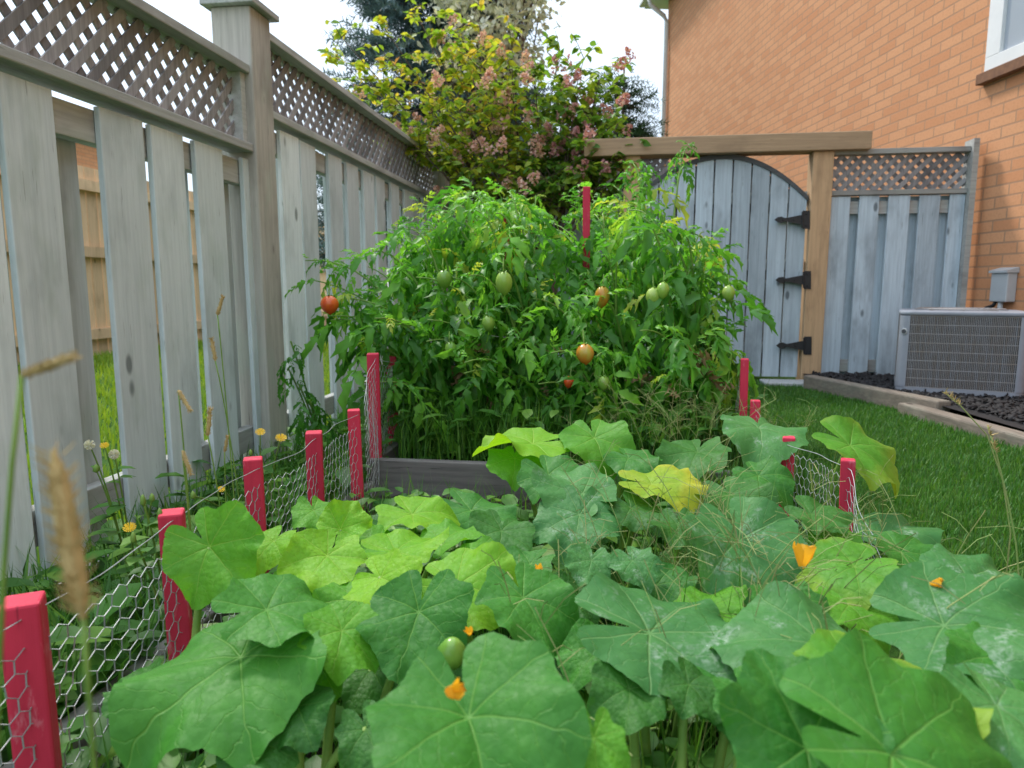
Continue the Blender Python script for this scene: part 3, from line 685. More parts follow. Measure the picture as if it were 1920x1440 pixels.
LV = [
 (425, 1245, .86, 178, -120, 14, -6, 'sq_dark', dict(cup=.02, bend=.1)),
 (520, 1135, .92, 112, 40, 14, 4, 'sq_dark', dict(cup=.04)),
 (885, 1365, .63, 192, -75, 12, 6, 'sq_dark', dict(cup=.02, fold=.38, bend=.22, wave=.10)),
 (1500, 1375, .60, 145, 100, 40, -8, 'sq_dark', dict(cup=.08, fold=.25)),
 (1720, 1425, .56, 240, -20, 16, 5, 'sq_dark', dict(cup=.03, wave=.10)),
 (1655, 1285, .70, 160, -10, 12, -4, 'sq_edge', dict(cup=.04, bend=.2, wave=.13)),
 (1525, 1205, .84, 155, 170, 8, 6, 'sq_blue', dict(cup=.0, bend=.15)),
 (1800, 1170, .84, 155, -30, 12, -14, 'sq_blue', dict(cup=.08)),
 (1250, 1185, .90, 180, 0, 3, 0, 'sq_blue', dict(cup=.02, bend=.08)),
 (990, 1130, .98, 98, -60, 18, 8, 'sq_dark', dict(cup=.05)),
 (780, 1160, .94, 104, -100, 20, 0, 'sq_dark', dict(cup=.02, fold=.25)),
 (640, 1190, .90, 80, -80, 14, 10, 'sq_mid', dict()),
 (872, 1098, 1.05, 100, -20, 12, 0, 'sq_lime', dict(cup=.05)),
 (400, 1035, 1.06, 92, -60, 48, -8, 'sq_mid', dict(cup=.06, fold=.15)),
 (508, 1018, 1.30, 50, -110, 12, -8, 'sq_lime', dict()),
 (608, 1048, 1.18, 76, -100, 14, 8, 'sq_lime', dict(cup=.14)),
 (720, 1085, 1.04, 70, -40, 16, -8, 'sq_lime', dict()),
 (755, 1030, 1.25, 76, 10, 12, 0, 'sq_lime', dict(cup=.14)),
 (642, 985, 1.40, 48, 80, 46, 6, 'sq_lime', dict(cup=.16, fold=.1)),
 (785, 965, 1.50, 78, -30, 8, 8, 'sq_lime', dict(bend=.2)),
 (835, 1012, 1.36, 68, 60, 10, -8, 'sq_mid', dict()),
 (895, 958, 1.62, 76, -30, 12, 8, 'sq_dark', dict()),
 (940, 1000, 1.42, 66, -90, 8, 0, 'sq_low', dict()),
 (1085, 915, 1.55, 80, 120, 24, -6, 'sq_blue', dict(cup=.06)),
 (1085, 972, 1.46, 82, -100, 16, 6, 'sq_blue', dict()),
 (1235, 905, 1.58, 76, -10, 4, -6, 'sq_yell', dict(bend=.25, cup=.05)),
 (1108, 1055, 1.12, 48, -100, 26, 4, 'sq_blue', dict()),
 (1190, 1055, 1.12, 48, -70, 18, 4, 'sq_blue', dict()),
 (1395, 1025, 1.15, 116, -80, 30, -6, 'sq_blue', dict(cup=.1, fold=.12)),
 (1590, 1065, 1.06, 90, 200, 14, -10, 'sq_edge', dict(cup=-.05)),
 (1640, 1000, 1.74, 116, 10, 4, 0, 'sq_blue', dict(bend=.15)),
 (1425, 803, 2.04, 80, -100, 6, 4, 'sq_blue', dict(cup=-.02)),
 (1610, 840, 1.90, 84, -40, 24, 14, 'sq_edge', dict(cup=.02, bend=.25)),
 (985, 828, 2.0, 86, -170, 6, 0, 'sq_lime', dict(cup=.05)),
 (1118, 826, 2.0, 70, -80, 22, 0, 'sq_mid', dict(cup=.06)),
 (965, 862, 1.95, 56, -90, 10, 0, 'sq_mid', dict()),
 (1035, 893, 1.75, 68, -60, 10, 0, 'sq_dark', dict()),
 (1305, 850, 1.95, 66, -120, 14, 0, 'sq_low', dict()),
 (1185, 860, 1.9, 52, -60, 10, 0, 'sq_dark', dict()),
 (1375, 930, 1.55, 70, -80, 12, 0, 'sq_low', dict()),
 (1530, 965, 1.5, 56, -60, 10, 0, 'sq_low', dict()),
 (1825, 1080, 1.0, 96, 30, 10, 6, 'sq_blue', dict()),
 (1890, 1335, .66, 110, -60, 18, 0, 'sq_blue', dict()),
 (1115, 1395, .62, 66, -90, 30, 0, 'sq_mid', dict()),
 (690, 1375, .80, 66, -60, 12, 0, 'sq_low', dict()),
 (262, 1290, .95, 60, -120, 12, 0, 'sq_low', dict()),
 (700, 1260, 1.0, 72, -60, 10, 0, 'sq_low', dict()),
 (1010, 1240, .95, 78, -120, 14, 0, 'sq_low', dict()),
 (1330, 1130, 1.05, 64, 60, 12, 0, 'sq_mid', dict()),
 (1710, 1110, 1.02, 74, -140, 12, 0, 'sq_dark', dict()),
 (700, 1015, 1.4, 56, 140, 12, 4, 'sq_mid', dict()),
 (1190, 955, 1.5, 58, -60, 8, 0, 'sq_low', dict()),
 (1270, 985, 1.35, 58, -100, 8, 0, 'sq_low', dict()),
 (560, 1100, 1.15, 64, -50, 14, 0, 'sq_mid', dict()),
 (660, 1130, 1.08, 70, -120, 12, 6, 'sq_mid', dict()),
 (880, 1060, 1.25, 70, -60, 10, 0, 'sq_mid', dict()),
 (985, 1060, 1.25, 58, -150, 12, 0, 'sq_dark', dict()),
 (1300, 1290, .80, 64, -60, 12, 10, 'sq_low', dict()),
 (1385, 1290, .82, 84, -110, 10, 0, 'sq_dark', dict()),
 (1480, 1130, 1.0, 70, -60, 12, 0, 'sq_dark', dict()),
 (1430, 895, 1.75, 56, -60, 12, 0, 'sq_dark', dict()),
 (1700, 1040, 1.3, 64, -60, 12, 0, 'sq_dark', dict()),
 (560, 1330, .82, 72, -60, 10, 0, 'sq_low', dict()),
 (1240, 1100, 1.12, 62, -60, 14, 0, 'sq_dark', dict()),
 (1080, 1120, 1.1, 62, -120, 16, 0, 'sq_low', dict()),
 (1180, 1300, .80, 75, -100, 20, 0, 'sq_low', dict()),
 (1600, 1140, 1.0, 74, -80, 14, 0, 'sq_mid', dict()),
 (1880, 1240, .78, 95, -120, 14, 0, 'sq_dark', dict()),
 (1360, 1200, .95, 74, -40, 12, -6, 'sq_mid', dict()),
 (1560, 1000, 1.5, 50, -100, 14, 0, 'sq_mid', dict()),
 (480, 1400, .78, 70, -70, 18, 0, 'sq_low', dict()),
 (590, 960, 1.55, 46, -60, 14, 0, 'sq_mid', dict()),
 (590, 1250, .92, 66, -100, 16, 8, 'sq_mid', dict()),
 (1120, 1220, .92, 70, -130, 14, 8, 'sq_dark', dict()),
 (1420, 1310, .74, 80, -60, 18, 0, 'sq_dark', dict()),
]
for (px, py, d, hw, az, tc_, tr_, mk, op) in LV:
    squash_leaf(at(px, py, d), hw*d/FP*1.08, az, tc_+U(-5, 7), tr_+U(-10, 10), M[mk], **op)
for i in range(44):
    x, y = U(-.75, .5), U(.5, 2.1)
    squash_leaf((x, y, U(.08, .20)), U(.06, .105), U(-180, 180), U(-8, 26), U(-16, 16), M['sq_low'])
for i, t in enumerate(SQ):
    m = MB(); pts = sorted(vines[i], key=lambda p: (p.x-bases[i][0])**2+(p.y-bases[i][1])**2)
    cur = Vector((bases[i][0], bases[i][1], .0))
    for p in pts:
        q = Vector((p.x, p.y, .045)); m.tube(bez(cur, cur.lerp(q, .5)+Vector((U(-.03, .03), U(-.03, .03), .03)), q, 6), .008, 7)
    m.build('vine', M['stemgreen'], t, True)
def squash_flower(p, R, plant, ax, wilt=.5):
    m = MB(); p = Vector(p); q = Vector((0, 0, 1)).rotation_difference(Vector(ax).normalized())
    n = 5
    for k in range(n):
        a = 2*PI*k/n+U(-.2, .2)
        ring = []
        for (r, z, w) in ((.15, 0, .10), (.34, .55, .28), (.48+U(-.1, .1), 1.05+U(-.25, .2)*wilt, .30), (.5+U(-.3, .3)*wilt, 1.35+U(-.5, .1)*wilt, .08)):
            for s in (-1, 0, 1):
                ring.append(p + q @ Vector((R*(r*math.cos(a)-s*w*math.sin(a)), R*(r*math.sin(a)+s*w*math.cos(a)), R*(z-(.08 if s == 0 else 0)+U(-.08, .08)))))
        m.add(ring, [(i*3+j, i*3+j+1, i*3+j+4, i*3+j+3) for i in range(3) for j in range(2)])
    m.build('flower', M['orange'], SQ[plant], True)
squash_flower(at(838, 1295, .60), .014, 1, (.7, -.5, .3), 1.4)
squash_flower(at(1503, 1062, .99), .028, 5, (.15, .1, 1), .8)
squash_flower(at(1745, 1094, .90), .012, 5, (.8, -.4, .3), 1.4)
squash_flower(at(880, 1190, .84), .009, 4, (.1, -.4, .8), 1.2)
squash_flower(at(1010, 1073, 1.1), .010, 4, (.1, -.4, .8), 1.2)
m = MB(); m.lathe([(.002, 0), (.012, .003), (.018, .014), (.018, .024), (.010, .036), (.004, .04)], at(846, 1248, .86), (.1, -.2, 1), 14); m.build('young_squash', M['tdg'], SQ[1], True)
# ------------------------------------------------------------------ leaf templates
def leaflet(L, W, n=4, droop=.18, fold=.22, prof=(.1, .85, 1., .62, .03), ser=.05):
    xs_ = np.linspace(0, 1, n+1); v = []; f = []
    for i, x in enumerate(xs_):
        w = W*prof[i]*L; z = -droop*L*x*x
        sx = ser*L*(1 if i % 2 else -1)
        v += [(x*L+sx*(0 < i < n), -w, z+fold*w+U(-.03, .03)*L*.5), (x*L, 0, z), (x*L+sx*(0 < i < n), w, z+fold*w+U(-.03, .03)*L*.5)]
    for i in range(n):
        b = i*3; f += [(b, b+3, b+4, b+1), (b+1, b+4, b+5, b+2)]
    return np.array(v), np.array(f)
def compound(seed):
    random.seed(seed); Vs = []; Fs = []; b = 0
    dr = U(.5, 1.1)
    def put(v, f):
        nonlocal b
        Vs.append(v); Fs.append(f+b); b += len(v)
    def rz(x): return np.array([x*(1-.2*dr*x), 0, .2*x-dr*x*x])
    v = []
    for x in np.linspace(0, .95, 6):
        p = rz(x); v += [p+(0, -.009, 0), p+(0, .009, 0)]
    put(np.array(v), np.array([(2*i, 2*i+2, 2*i+3, 2*i+1) for i in range(5)]))
    for (x, L, ang) in ((.34, .33, 66), (.32, .33, -66), (.48, .11, 75), (.46, .11, -75), (.60, .42, 55), (.58, .42, -55), (.82, .38, 40), (.80, .38, -40), (.93, .48, 0)):
        v, f = leaflet(L*U(.85, 1.15), .23, 5, U(.2, .8), U(.2, .7), (.12, .95, .62, .78, .34, .02), .06)
        a = math.radians(ang+U(-14, 14)); sl = math.atan(.2-2*dr*x)*.85+U(-.25, .25)
        Rm = np.array(Matrix.Rotation(a, 3, 'Z') @ Matrix.Rotation(-sl, 3, 'Y') @ Matrix.Rotation(U(-.5, .5), 3, 'X'))
        put(v @ Rm.T + rz(x), f)
    return np.concatenate(Vs), np.concatenate(Fs)
CMP = [compound(s) for s in range(6)]
random.seed(5)
SIMP = [leaflet(1, .30, 4, U(.1, .4), U(.15, .4)) for _ in range(3)]
# ------------------------------------------------------------------ tomato plants
TP = [
 ((-.68, 3.0), 'leftmost tomato plant, sprawling toward the fence with one red fruit', [(700, 470, 2.95), (760, 430, 3.05), (640, 560, 2.9), (585, 525, 3.1), (720, 610, 2.75), (670, 640, 2.75), (690, 720, 2.65), (620, 600, 3.0), (690, 500, 3.1), (740, 450, 3.2)]),
 ((-.35, 3.05), 'tomato plant left of centre with a pale pointed green fruit', [(830, 385, 3.1), (880, 368, 3.2), (930, 400, 3.0), (850, 520, 2.8), (960, 620, 2.65), (800, 640, 2.7), (930, 490, 2.85), (780, 520, 2.8), (870, 700, 2.6), (800, 405, 3.3), (900, 600, 2.7), (970, 400, 3.3)]),
 ((.05, 3.15), 'dense dark tomato plant in the middle with an orange-green fruit low down', [(1000, 560, 2.8), (1060, 500, 3.2), (1010, 430, 3.5), (1060, 660, 2.65), (1130, 560, 2.85), (1100, 740, 2.6), (1010, 720, 2.6), (1150, 680, 2.65), (1040, 420, 3.4), (1060, 570, 2.8), (1135, 480, 3.0), (1130, 400, 3.3)]),
 ((.36, 3.0), 'tomato plant at the right front with paired green fruits', [(1180, 395, 3.2), (1230, 440, 2.9), (1290, 480, 2.9), (1200, 620, 2.65), (1300, 650, 2.65), (1345, 560, 2.9), (1365, 540, 3.0), (1250, 710, 2.6), (1340, 730, 2.7), (1320, 470, 3.1), (1240, 540, 2.75), (1375, 640, 2.85)]),
 ((.3, 3.75), 'tallest tomato plant at the back right, one thin shoot reaching above the gate beam', [(1292, 278, 3.9), (1200, 350, 3.9), (1320, 435, 3.8), (1150, 348, 3.9), (1160, 400, 3.6), (1070, 385, 3.9), (1240, 400, 3.8), (1355, 480, 3.7), (1110, 375, 3.9)]),
 ((-.45, 3.85), 'tomato plant at the back left below the hydrangea', [(860, 365, 4.0), (940, 375, 4.0), (780, 435, 3.9), (900, 430, 3.7), (1010, 400, 3.9), (830, 400, 3.8), (740, 450, 3.8)]),
]
TOM = []
for ip, (b, lab, tips) in enumerate(TP):
    t = thing('tomato_plant', (b[0], b[1], .11), lab, 'tomato plant', 'tomato plants in the raised bed'); TOM.append(t)
    m = MB(); Pn = []; Dn = []; Sn = []; Rn = []
    extra = [(px+U(-45, 45), py+U(-45, 8), d+U(-.1, .1)) for (px, py, d) in tips[1:] if random.random() < .6 and not (ip == 4 and px > 1230)]
    for kk, (px, py, d) in enumerate(tips+extra):
        small = kk >= len(tips) or (ip == 4 and kk == 0)
        tip = at(px, py, d); base = Vector((b[0]+U(-.06, .06), b[1]+U(-.06, .06), .11))
        mid = base.lerp(tip, .35); mid.z = base.z+(tip.z-base.z)*U(.8, 1.05)+.05
        pts = bez(base, mid, tip, 14); m.tube(pts, [.009-.0065*i/14 for i in range(15)], 6)
        ln = sum((pts[i+1]-pts[i]).length for i in range(14)); nl = int(ln/.045); az = U(0, 6)
        for j in range(nl):
            s = .10+.90*(j+.5)/nl
            if small and s < .6: continue
            p = pts[0]*(1-s)**2+mid*2*s*(1-s)+tip*s*s
            az += 2.4+U(-.5, .5); up = .5 if s > .9 else U(-.7, .3)
            Pn.append(p); Dn.append((math.cos(az), math.sin(az), up+(1.2 if s > .95 else 0))); Sn.append(U(.13, .28)*(1-.45*(s > .88))*(.55 if small else 1))
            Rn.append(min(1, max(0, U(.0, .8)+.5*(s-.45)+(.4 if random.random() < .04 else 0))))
    P = np.array([tuple(p) for p in Pn]); D = np.array(Dn); Sn = np.array(Sn); Rn = np.array(Rn)
    UPN = np.tile([0, 0, 1.], (len(P), 1))+rng.normal(size=(len(P), 3))*.3
    MX = frames(D, UPN); parts = []
    which = rng.integers(0, len(CMP), len(P))
    for c in range(len(CMP)):
        w = which == c
        if w.any(): parts.append(scatter(CMP[c][0], CMP[c][1], MX[w], P[w], Sn[w], Rn[w]))
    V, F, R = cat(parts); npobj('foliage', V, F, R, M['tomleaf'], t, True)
    nd = 14; P = np.stack([rng.normal(b[0], .14, nd), rng.normal(b[1]-.15, .1, nd), rng.uniform(.25, .6, nd)], 1)
    D = rng.normal(size=(nd, 3)); D[:, 2] = -1
    V, F, R = scatter(CMP[1][0], CMP[1][1], frames(D, rng.normal(size=(nd, 3))), P, rng.uniform(.06, .12, nd), rng.random(nd))
    npobj('withered_leaves', V, F, R, M['drytom'], t, True)
    m.build('stem', M['stemgreen'], t, True)
def tomato(px, py, d, rpx, mat, plant, long=1.25):
    p = at(px, py, d); R = rpx*d/FP; t = TOM[plant]; ax = Vector((U(-.2, .2), U(-.2, .2), 1)).normalized()
    L = R*long; prof = [(R*.04, -L*1.16)]
    for i in range(1, 12):
        a = -PI/2+PI*i/12; prof.append((R*math.cos(a)*(1-.12*math.sin(-a) if a < 0 else 1.0), L*math.sin(a)*(1.0 if a > 0 else 1.05)))
    prof.append((R*.05, L*.93))
    m = MB(); m.lathe(prof, p, ax, 18); o = m.build('tomato', mat, t, True)
    c = MB(); top_ = p+ax*L*.94
    for k in range(5):
        a = 2*PI*k/5; q = Vector((math.cos(a), math.sin(a), 0)); s = Vector((-math.sin(a), math.cos(a), 0))
        c.add([top_-s*R*.12, top_+s*R*.12, top_+q*R*.5+s*R*.12+ax*R*.02, top_+q*R*.5-s*R*.12+ax*R*.02, top_+q*R*.95+ax*R*.2], [(0, 1, 2, 3), (3, 2, 4)])
    c.tube([top_, top_+ax*R*.6, top_+ax*R*1.3+Vector((0, .02, .01))], R*.08, 5)
    c.build('calyx', M['stemgreen'], o)
for a in ((618, 571, 2.72, 17, 'tr', 0, 1.0), (945, 530, 2.64, 16, 'tg', 1, 1.35), (833, 523, 2.80, 14, 'tdg', 1, 1.2), (916, 606, 2.70, 12, 'tdg', 1, 1.25), (846, 655, 2.70, 12, 'tdg', 1, 1.2),
          (1225, 556, 2.74, 14, 'tg', 3, 1.25), (1243, 544, 2.72, 12, 'tg', 3, 1.3), (1129, 556, 2.88, 14, 'to', 2, 1.4), (1097, 663, 2.59, 17, 'to', 2, 1.1), (1366, 549, 2.88, 12, 'tg', 3, 1.2),
          (1067, 716, 2.64, 10, 'tr', 2, 1.1), (1131, 718, 2.62, 11, 'tdg', 2, 1.2)):
    tomato(a[0], a[1], a[2], a[3], M[a[4]], a[5], a[6])
m = MB(); cx, cy = -.52, 2.95
for (z, R, tl) in ((.40, .14, .22), (.64, .17, -.25)):
    m.tube([(cx+R*math.cos(a), cy+R*math.sin(a), z+R*tl*math.cos(a+.7)) for a in np.linspace(0, 2*PI, 30)], .0013, 5)
for kk in range(3):
    a = kk*2.1+.6; m.tube([(cx+.1*math.cos(a), cy+.1*math.sin(a), .1), (cx+.17*math.cos(a), cy+.17*math.sin(a), .66)], .0013, 5)
tag(m.build('tomato_cage', M['cagewire'], smooth=True), 'thin wire tomato cage around the left tomato plants', 'plant cage')
# ------------------------------------------------------------------ hydrangea
hb = Vector((-.62, 6.45, -.02))
hy = thing('hydrangea_tree', tuple(hb), 'tall yellow-green hydrangea with pink flower panicles behind the tomatoes', 'hydrangea')
br = MB(); P = []; D = []; Sz = []; Rn = []; pan = []
tips = [(640, 70, 6.3), (635, 110, 6.5), (715, 45, 6.4), (775, 20, 6.6), (690, 150, 6.2), (730, 230, 6.0), (800, 70, 6.2), (790, 160, 6.0), (835, 30, 6.6), (870, 80, 6.1), (960, 90, 6.1),
        (900, 130, 5.9), (860, 210, 5.9), (950, 180, 5.9), (1000, 120, 6.1), (1000, 240, 6.0), (930, 280, 5.9), (820, 290, 6.1), (870, 340, 6.0), (1060, 150, 6.2), (1060, 220, 6.1), (1095, 110, 6.4), (1150, 125, 6.4), (1130, 190, 6.2),
        (1160, 230, 6.3), (1090, 280, 5.9), (1010, 310, 6.0), (1165, 290, 5.85), (770, 260, 6.2), (980, 360, 5.9), (840, 110, 6.5), (720, 100, 6.5), (1020, 180, 6.5), (900, 100, 6.6), (1120, 250, 5.9), (960, 330, 6.3), (800, 220, 6.4),
        (880, 385, 6.0), (930, 395, 5.9), (1040, 350, 5.9), (1100, 330, 5.9), (1190, 300, 5.9), (850, 300, 6.3),
        (890, 20, 6.5), (1085, 165, 6.0), (1125, 150, 6.1), (1050, 95, 6.3), (1140, 265, 6.0), (1080, 225, 6.1), (1110, 205, 6.2), (1150, 170, 6.2)]
stems = [hb+Vector((U(-.12, .12), U(-.1, .1), 0)) for _ in range(7)]
for i, (px, py, d) in enumerate(tips):
    tip = at(px, py, d); s0 = stems[i % 7]
    fork = Vector((s0.x*.7+tip.x*.3, s0.y*.7+tip.y*.3, 1.0+.25*(tip.z-1.0)))
    m1 = s0.lerp(fork, .5); m1.z += .15
    p1 = bez(s0, m1, fork, 6); br.tube(p1, [.022-.008*q/6 for q in range(7)], 6)
    ctl = fork.lerp(tip, .5)+Vector((U(-.1, .1), U(-.1, .1), .12)); p2 = bez(fork, ctl, tip, 10); br.tube(p2, [.012-.009*q/10 for q in range(11)], 5)
    yl = (.70 if px < 1000 else .46)-.0007*max(0, py-100)
    for tw in range(16):
        a = p2[random.randint(3, 10)]
        e = a+Vector((U(-1, 1), U(-1, 1), U(-.3, .8))).normalized()*U(.12, .34)
        br.tube([a, a.lerp(e, .5)+Vector((0, 0, .02)), e], [.004, .003, .002], 4)
        for j in range(random.randint(7, 12)):
            q = a.lerp(e, U(.2, 1.05)); P.append(tuple(q)); an = U(0, 6.28)
            D.append((math.cos(an), math.sin(an), U(-.6, .3))); Sz.append(U(.05, .10)); Rn.append(min(1, max(0, yl+U(-.3, .3))))
        if tw < 3 and random.random() < .62: pan.append(e+Vector((U(-.05, .05), -U(.0, .2), .03)))
P = np.array(P); D = np.array(D); Sz = np.array(Sz); Rn = np.array(Rn); MX = frames(D, np.tile([0, 0, 1.], (len(P), 1))+rng.normal(size=(len(P), 3))*.5)
w = rng.integers(0, 3, len(P))
V, F, R = cat([scatter(SIMP[c][0], SIMP[c][1], MX[w == c], P[w == c], Sz[w == c], Rn[w == c]) for c in range(3)])
npobj('crown', V, F, R, M['hydleaf'], hy, True); br.build('trunk', M['bark'], hy, True)
for e in pan[:96]:
    n = 54; ax = Vector((U(-.9, .9), U(-.7, .5), 1)).normalized(); L = U(.09, .16)
    hgt = rng.random(n)**1.1; rad = .052*(1-hgt)**.6+.010; an = rng.uniform(0, 6.28, n); rr = rad*np.sqrt(rng.random(n))
    q = Vector((0, 0, 1)).rotation_difference(ax)
    Pq = np.array([tuple(e + q @ Vector((rr[i]*math.cos(an[i]), rr[i]*math.sin(an[i]), hgt[i]*L-.04))) for i in range(n)])
    tv = [(-.5, -.5, 0), (.5, -.5, .1), (.5, .5, 0), (-.5, .5, .15)]
    V, F, R = scatter(tv, [(0, 1, 2, 3)], frames(rng.normal(size=(n, 3)), rng.normal(size=(n, 3))), Pq, rng.uniform(.014, .026, n), np.clip(rng.normal(.55, .25, n)+(.2 if e.x < -.6 else -.25), 0, 1))
    npobj('flower_panicle', V, F, R, M['pink'], hy)
# ------------------------------------------------------------------ conifers
def needle_twig():
    v = []; f = []; b = 0
    for i in range(26):
        t = i/26; a = i*2.4; x = t
        d = np.array([.6, math.cos(a)*.75, math.sin(a)*.75+.15]); d = d/np.linalg.norm(d); s = np.array([-d[1], d[0], 0])*.035; L = .2
        p = np.array([x, 0, -.1*t*t]); v += [p-s, p+s, p+d*L+s*.2, p+d*L-s*.2]; f.append((b, b+1, b+2, b+3)); b += 4
    return np.array(v), np.array(f)
NTW = needle_twig()
def conifer(name, base, H, R0, zlow, n, mat, label, cat_, sl=.28, droop=-.15, shift=0., tw=.42, zlo=0):
    t = thing(name, base, label, cat_); b = Vector(base); br = MB(); br.tube([b, b+Vector((0, 0, H*.5)), b+Vector((0, 0, H))], [R0*.06, R0*.04, .01], 8)
    P = []; D = []; Sz = []; Rn = []
    z = zlow
    while z < H-.15:
        Rz = R0*(1-z/H)**.85
        for kk in range(11):
            a = U(0, 6.28); L = Rz*U(.75, 1.08); tip = b+Vector((math.cos(a)*L, math.sin(a)*L, z+L*U(-.1, .25))); a0 = b+Vector((0, 0, z))
            br.tube([a0, tip], [.02, .005], 4)
            nn = max(3, int(L*n))
            for j in range(nn):
                s = U(.2, 1.02); q = a0.lerp(tip, s)+Vector((U(-.1, .1), U(-.1, .1), U(-.08, .08)))
                a2 = a+U(-1.0, 1.0); P.append(tuple(q)); D.append((math.cos(a2), math.sin(a2), U(-.4, .35))); Sz.append(U(.7, 1.2)*tw); Rn.append(min(1, max(0, U(0, .6)+.5*(s-.6)+shift)))
        z += sl*U(.8, 1.2)
    P = np.array(P); D = np.array(D); V, F, R = scatter(NTW[0], NTW[1], frames(D, np.tile([0, 0, 1.], (len(P), 1))+rng.normal(size=(len(P), 3))*.3), P, np.array(Sz), np.array(Rn))
    npobj('crown', V, F, R, mat, t); br.build('trunk', M['bark'], t, True)
conifer('spruce_tree', (-3.0, 12.0, -.2), 8.6, 2.9, 1.4, 17, M['spruce'], 'tall blue-green spruce tree behind the hydrangea', 'spruce', .24, tw=.5)
conifer('cedar_shrub', (.08, 8.3, -.1), 3.4, .98, .2, 22, M['cedar'], 'dark green conical cedar just behind the gate beam', 'cedar', .14, shift=0, tw=.25)
conifer('cedar_shrub', (-.7, 9.2, -.1), 3.0, 1.0, .2, 12, M['cedar'], 'dark evergreen showing between hydrangea stems beyond the back fence', 'cedar', .2, tw=.3)
ptb = (-2.1, 13.5, -.2); pt = thing('pale_leaved_tree', ptb, 'creamy white flowering tree top behind the hydrangea crown', 'tree'); br = MB(); b = Vector(ptb)
br.tube([b, b+Vector((.1, 0, 2.5)), b+Vector((0, .1, 6))], [.14, .1, .03], 8); P = []
for i in range(70):
    c = at(U(845, 1015), U(-140, 125), U(9.2, 10.5)) if i < 50 else at(U(840, 1020), U(-120, 150), U(12.5, 14)); br.tube([b+Vector((0, 0, U(2, 5))), c], [.03, .008], 4)
    for j in range(70): P.append(tuple(c+Vector((random.gauss(0, .17), random.gauss(0, .2), random.gauss(0, .14)))))
P = np.array(P); n = len(P)
V, F, R = scatter(SIMP[0][0], SIMP[0][1], frames(rng.normal(size=(n, 3)), rng.normal(size=(n, 3))*.5+[0, 0, 1]), P, rng.uniform(.07, .13, n), rng.random(n))
npobj('crown', V, F, R, M['paletree'], pt); br.build('trunk', M['bark'], pt, True)
# ------------------------------------------------------------------ neighbour's yard
nf = thing('neighbour_fence', (-7.6, 6, -.2), 'sunlit-coloured tan wooden fence seen through the gaps of the left fence', 'fence')
m = MB(); y = -2.
while y < 22:
    m.box((-7.66, y, -.2), (-7.64, y+.2, 2.55)); y += .215
m.build('picket_panel', M['nbfence'], nf)
for z in (.05, 1.25, 2.2):
    m = MB(); m.box((-7.638, -2, z), (-7.55, 22, z+.15)); m.build('rail', M['nbfence'], nf)
y = -2.
while y < 22:
    m = MB(); m.box((-7.636, y, -.2), (-7.48, y+.16, 2.8)); m.build('post', M['nbfence'], nf); y += 3
nh = thing('neighbour_house', (-13, 10, -.2), 'pale brick neighbouring house glimpsed between the left fence pickets', 'house')
m = MB(); m.box((-20, 2, -.2), (-13, 18, 4.6)); m.build('wall', M['brick'], nh)
m = MB(); m.prism([(-20.4, 1.6, 4.602), (-12.6, 1.6, 4.602), (-16.5, 1.6, 6.2)], (0, 16.8, 0)); m.build('roof', M['shingle'], nh)
# ------------------------------------------------------------------ grasses
GT = (np.array([(-.05, 0, 0), (.05, 0, 0), (-.035, .12, .55), (.035, .12, .55), (0, .42, .95)]), np.array([(0, 1, 3), (0, 3, 2), (2, 3, 4)]))
def blades(name, n, fx, hmin, hmax, mat, label, cat_, wid=1.):
    P = fx(n); n = len(P); a = rng.uniform(0, 6.28, n)
    X = np.stack([np.cos(a), np.sin(a), np.zeros(n)], 1); Z = np.stack([rng.normal(0, .22, n), rng.normal(0, .22, n), np.ones(n)], 1)
    Mx = frames(X, Z); tv = GT[0].copy(); tv[:, 0] *= wid
    V, F, R = scatter(tv, GT[1], Mx, P, rng.uniform(hmin, hmax, n), rng.random(n))
    return tag(npobj(name, V, F, R, mat), label, cat_, kind='stuff')
def lawn(n):
    y = .7+6.2*rng.random(n)**1.25; x = rng.uniform(.66, 2.4, n)
    xm = np.where(y > 4.6, 2.02-(y-4.6)*.36, 2.04+(4.6-y)*.17)-.06
    o = x < xm; return np.stack([x, y, np.zeros(n)], 1)[o]
blades('lawn_grass', 95000, lawn, .016, .042, M['grass'], 'mown green lawn on the right between bed and mulch', 'grass', 1.3)
def tuft(n):
    return np.stack([.64+np.abs(rng.normal(0, .07, n)), rng.uniform(.9, 4.5, n), np.zeros(n)], 1)
blades('tall_edge_grass', 1300, tuft, .08, .22, M['grass'], 'long uncut grass along the lawn side of the beds', 'grass', .35)
def nb_(n):
    x = rng.uniform(-7.4, -1.95, n); return np.stack([x, rng.uniform(.5, 12, n), np.full(n, -.2)], 1)
blades('neighbour_lawn', 36000, nb_, .05, .14, M['grass2'], 'sunlit yellow-green grass beyond the left fence', 'grass', 1.4)
def strip(n):
    x = rng.uniform(-1.76, -.9, n); return np.stack([x, rng.uniform(.5, 7, n), np.array([gz(q) for q in x])], 1)
blades('fence_side_grass', 10000, strip, .08, .30, M['weed'], 'rough grass between the left fence and the beds', 'grass', .4)
def bedg(n):
    return np.stack([rng.uniform(-.8, .55, n), rng.uniform(.4, 2.2, n), np.full(n, .03)], 1)
blades('bed_weeds', 4200, bedg, .06, .20, M['weed'], 'green weedy grass under the squash leaves', 'weeds', .22)
def cg(n):
    return np.stack([rng.normal(.20, .10, n), rng.normal(1.12, .16, n), np.full(n, .03)], 1)
blades('bed_tall_grass', 260, cg, .24, .44, M['weed'], 'thin tall grass blades rising between the middle squash leaves', 'grass', .10)
def rbg(n):
    return np.stack([rng.uniform(-.82, .58, n), rng.uniform(2.5, 3.2, n), np.full(n, .11)], 1)
blades('raised_bed_weeds', 5500, rbg, .10, .30, M['weed'], 'green weedy grass at the front of the raised bed', 'weeds', .28)
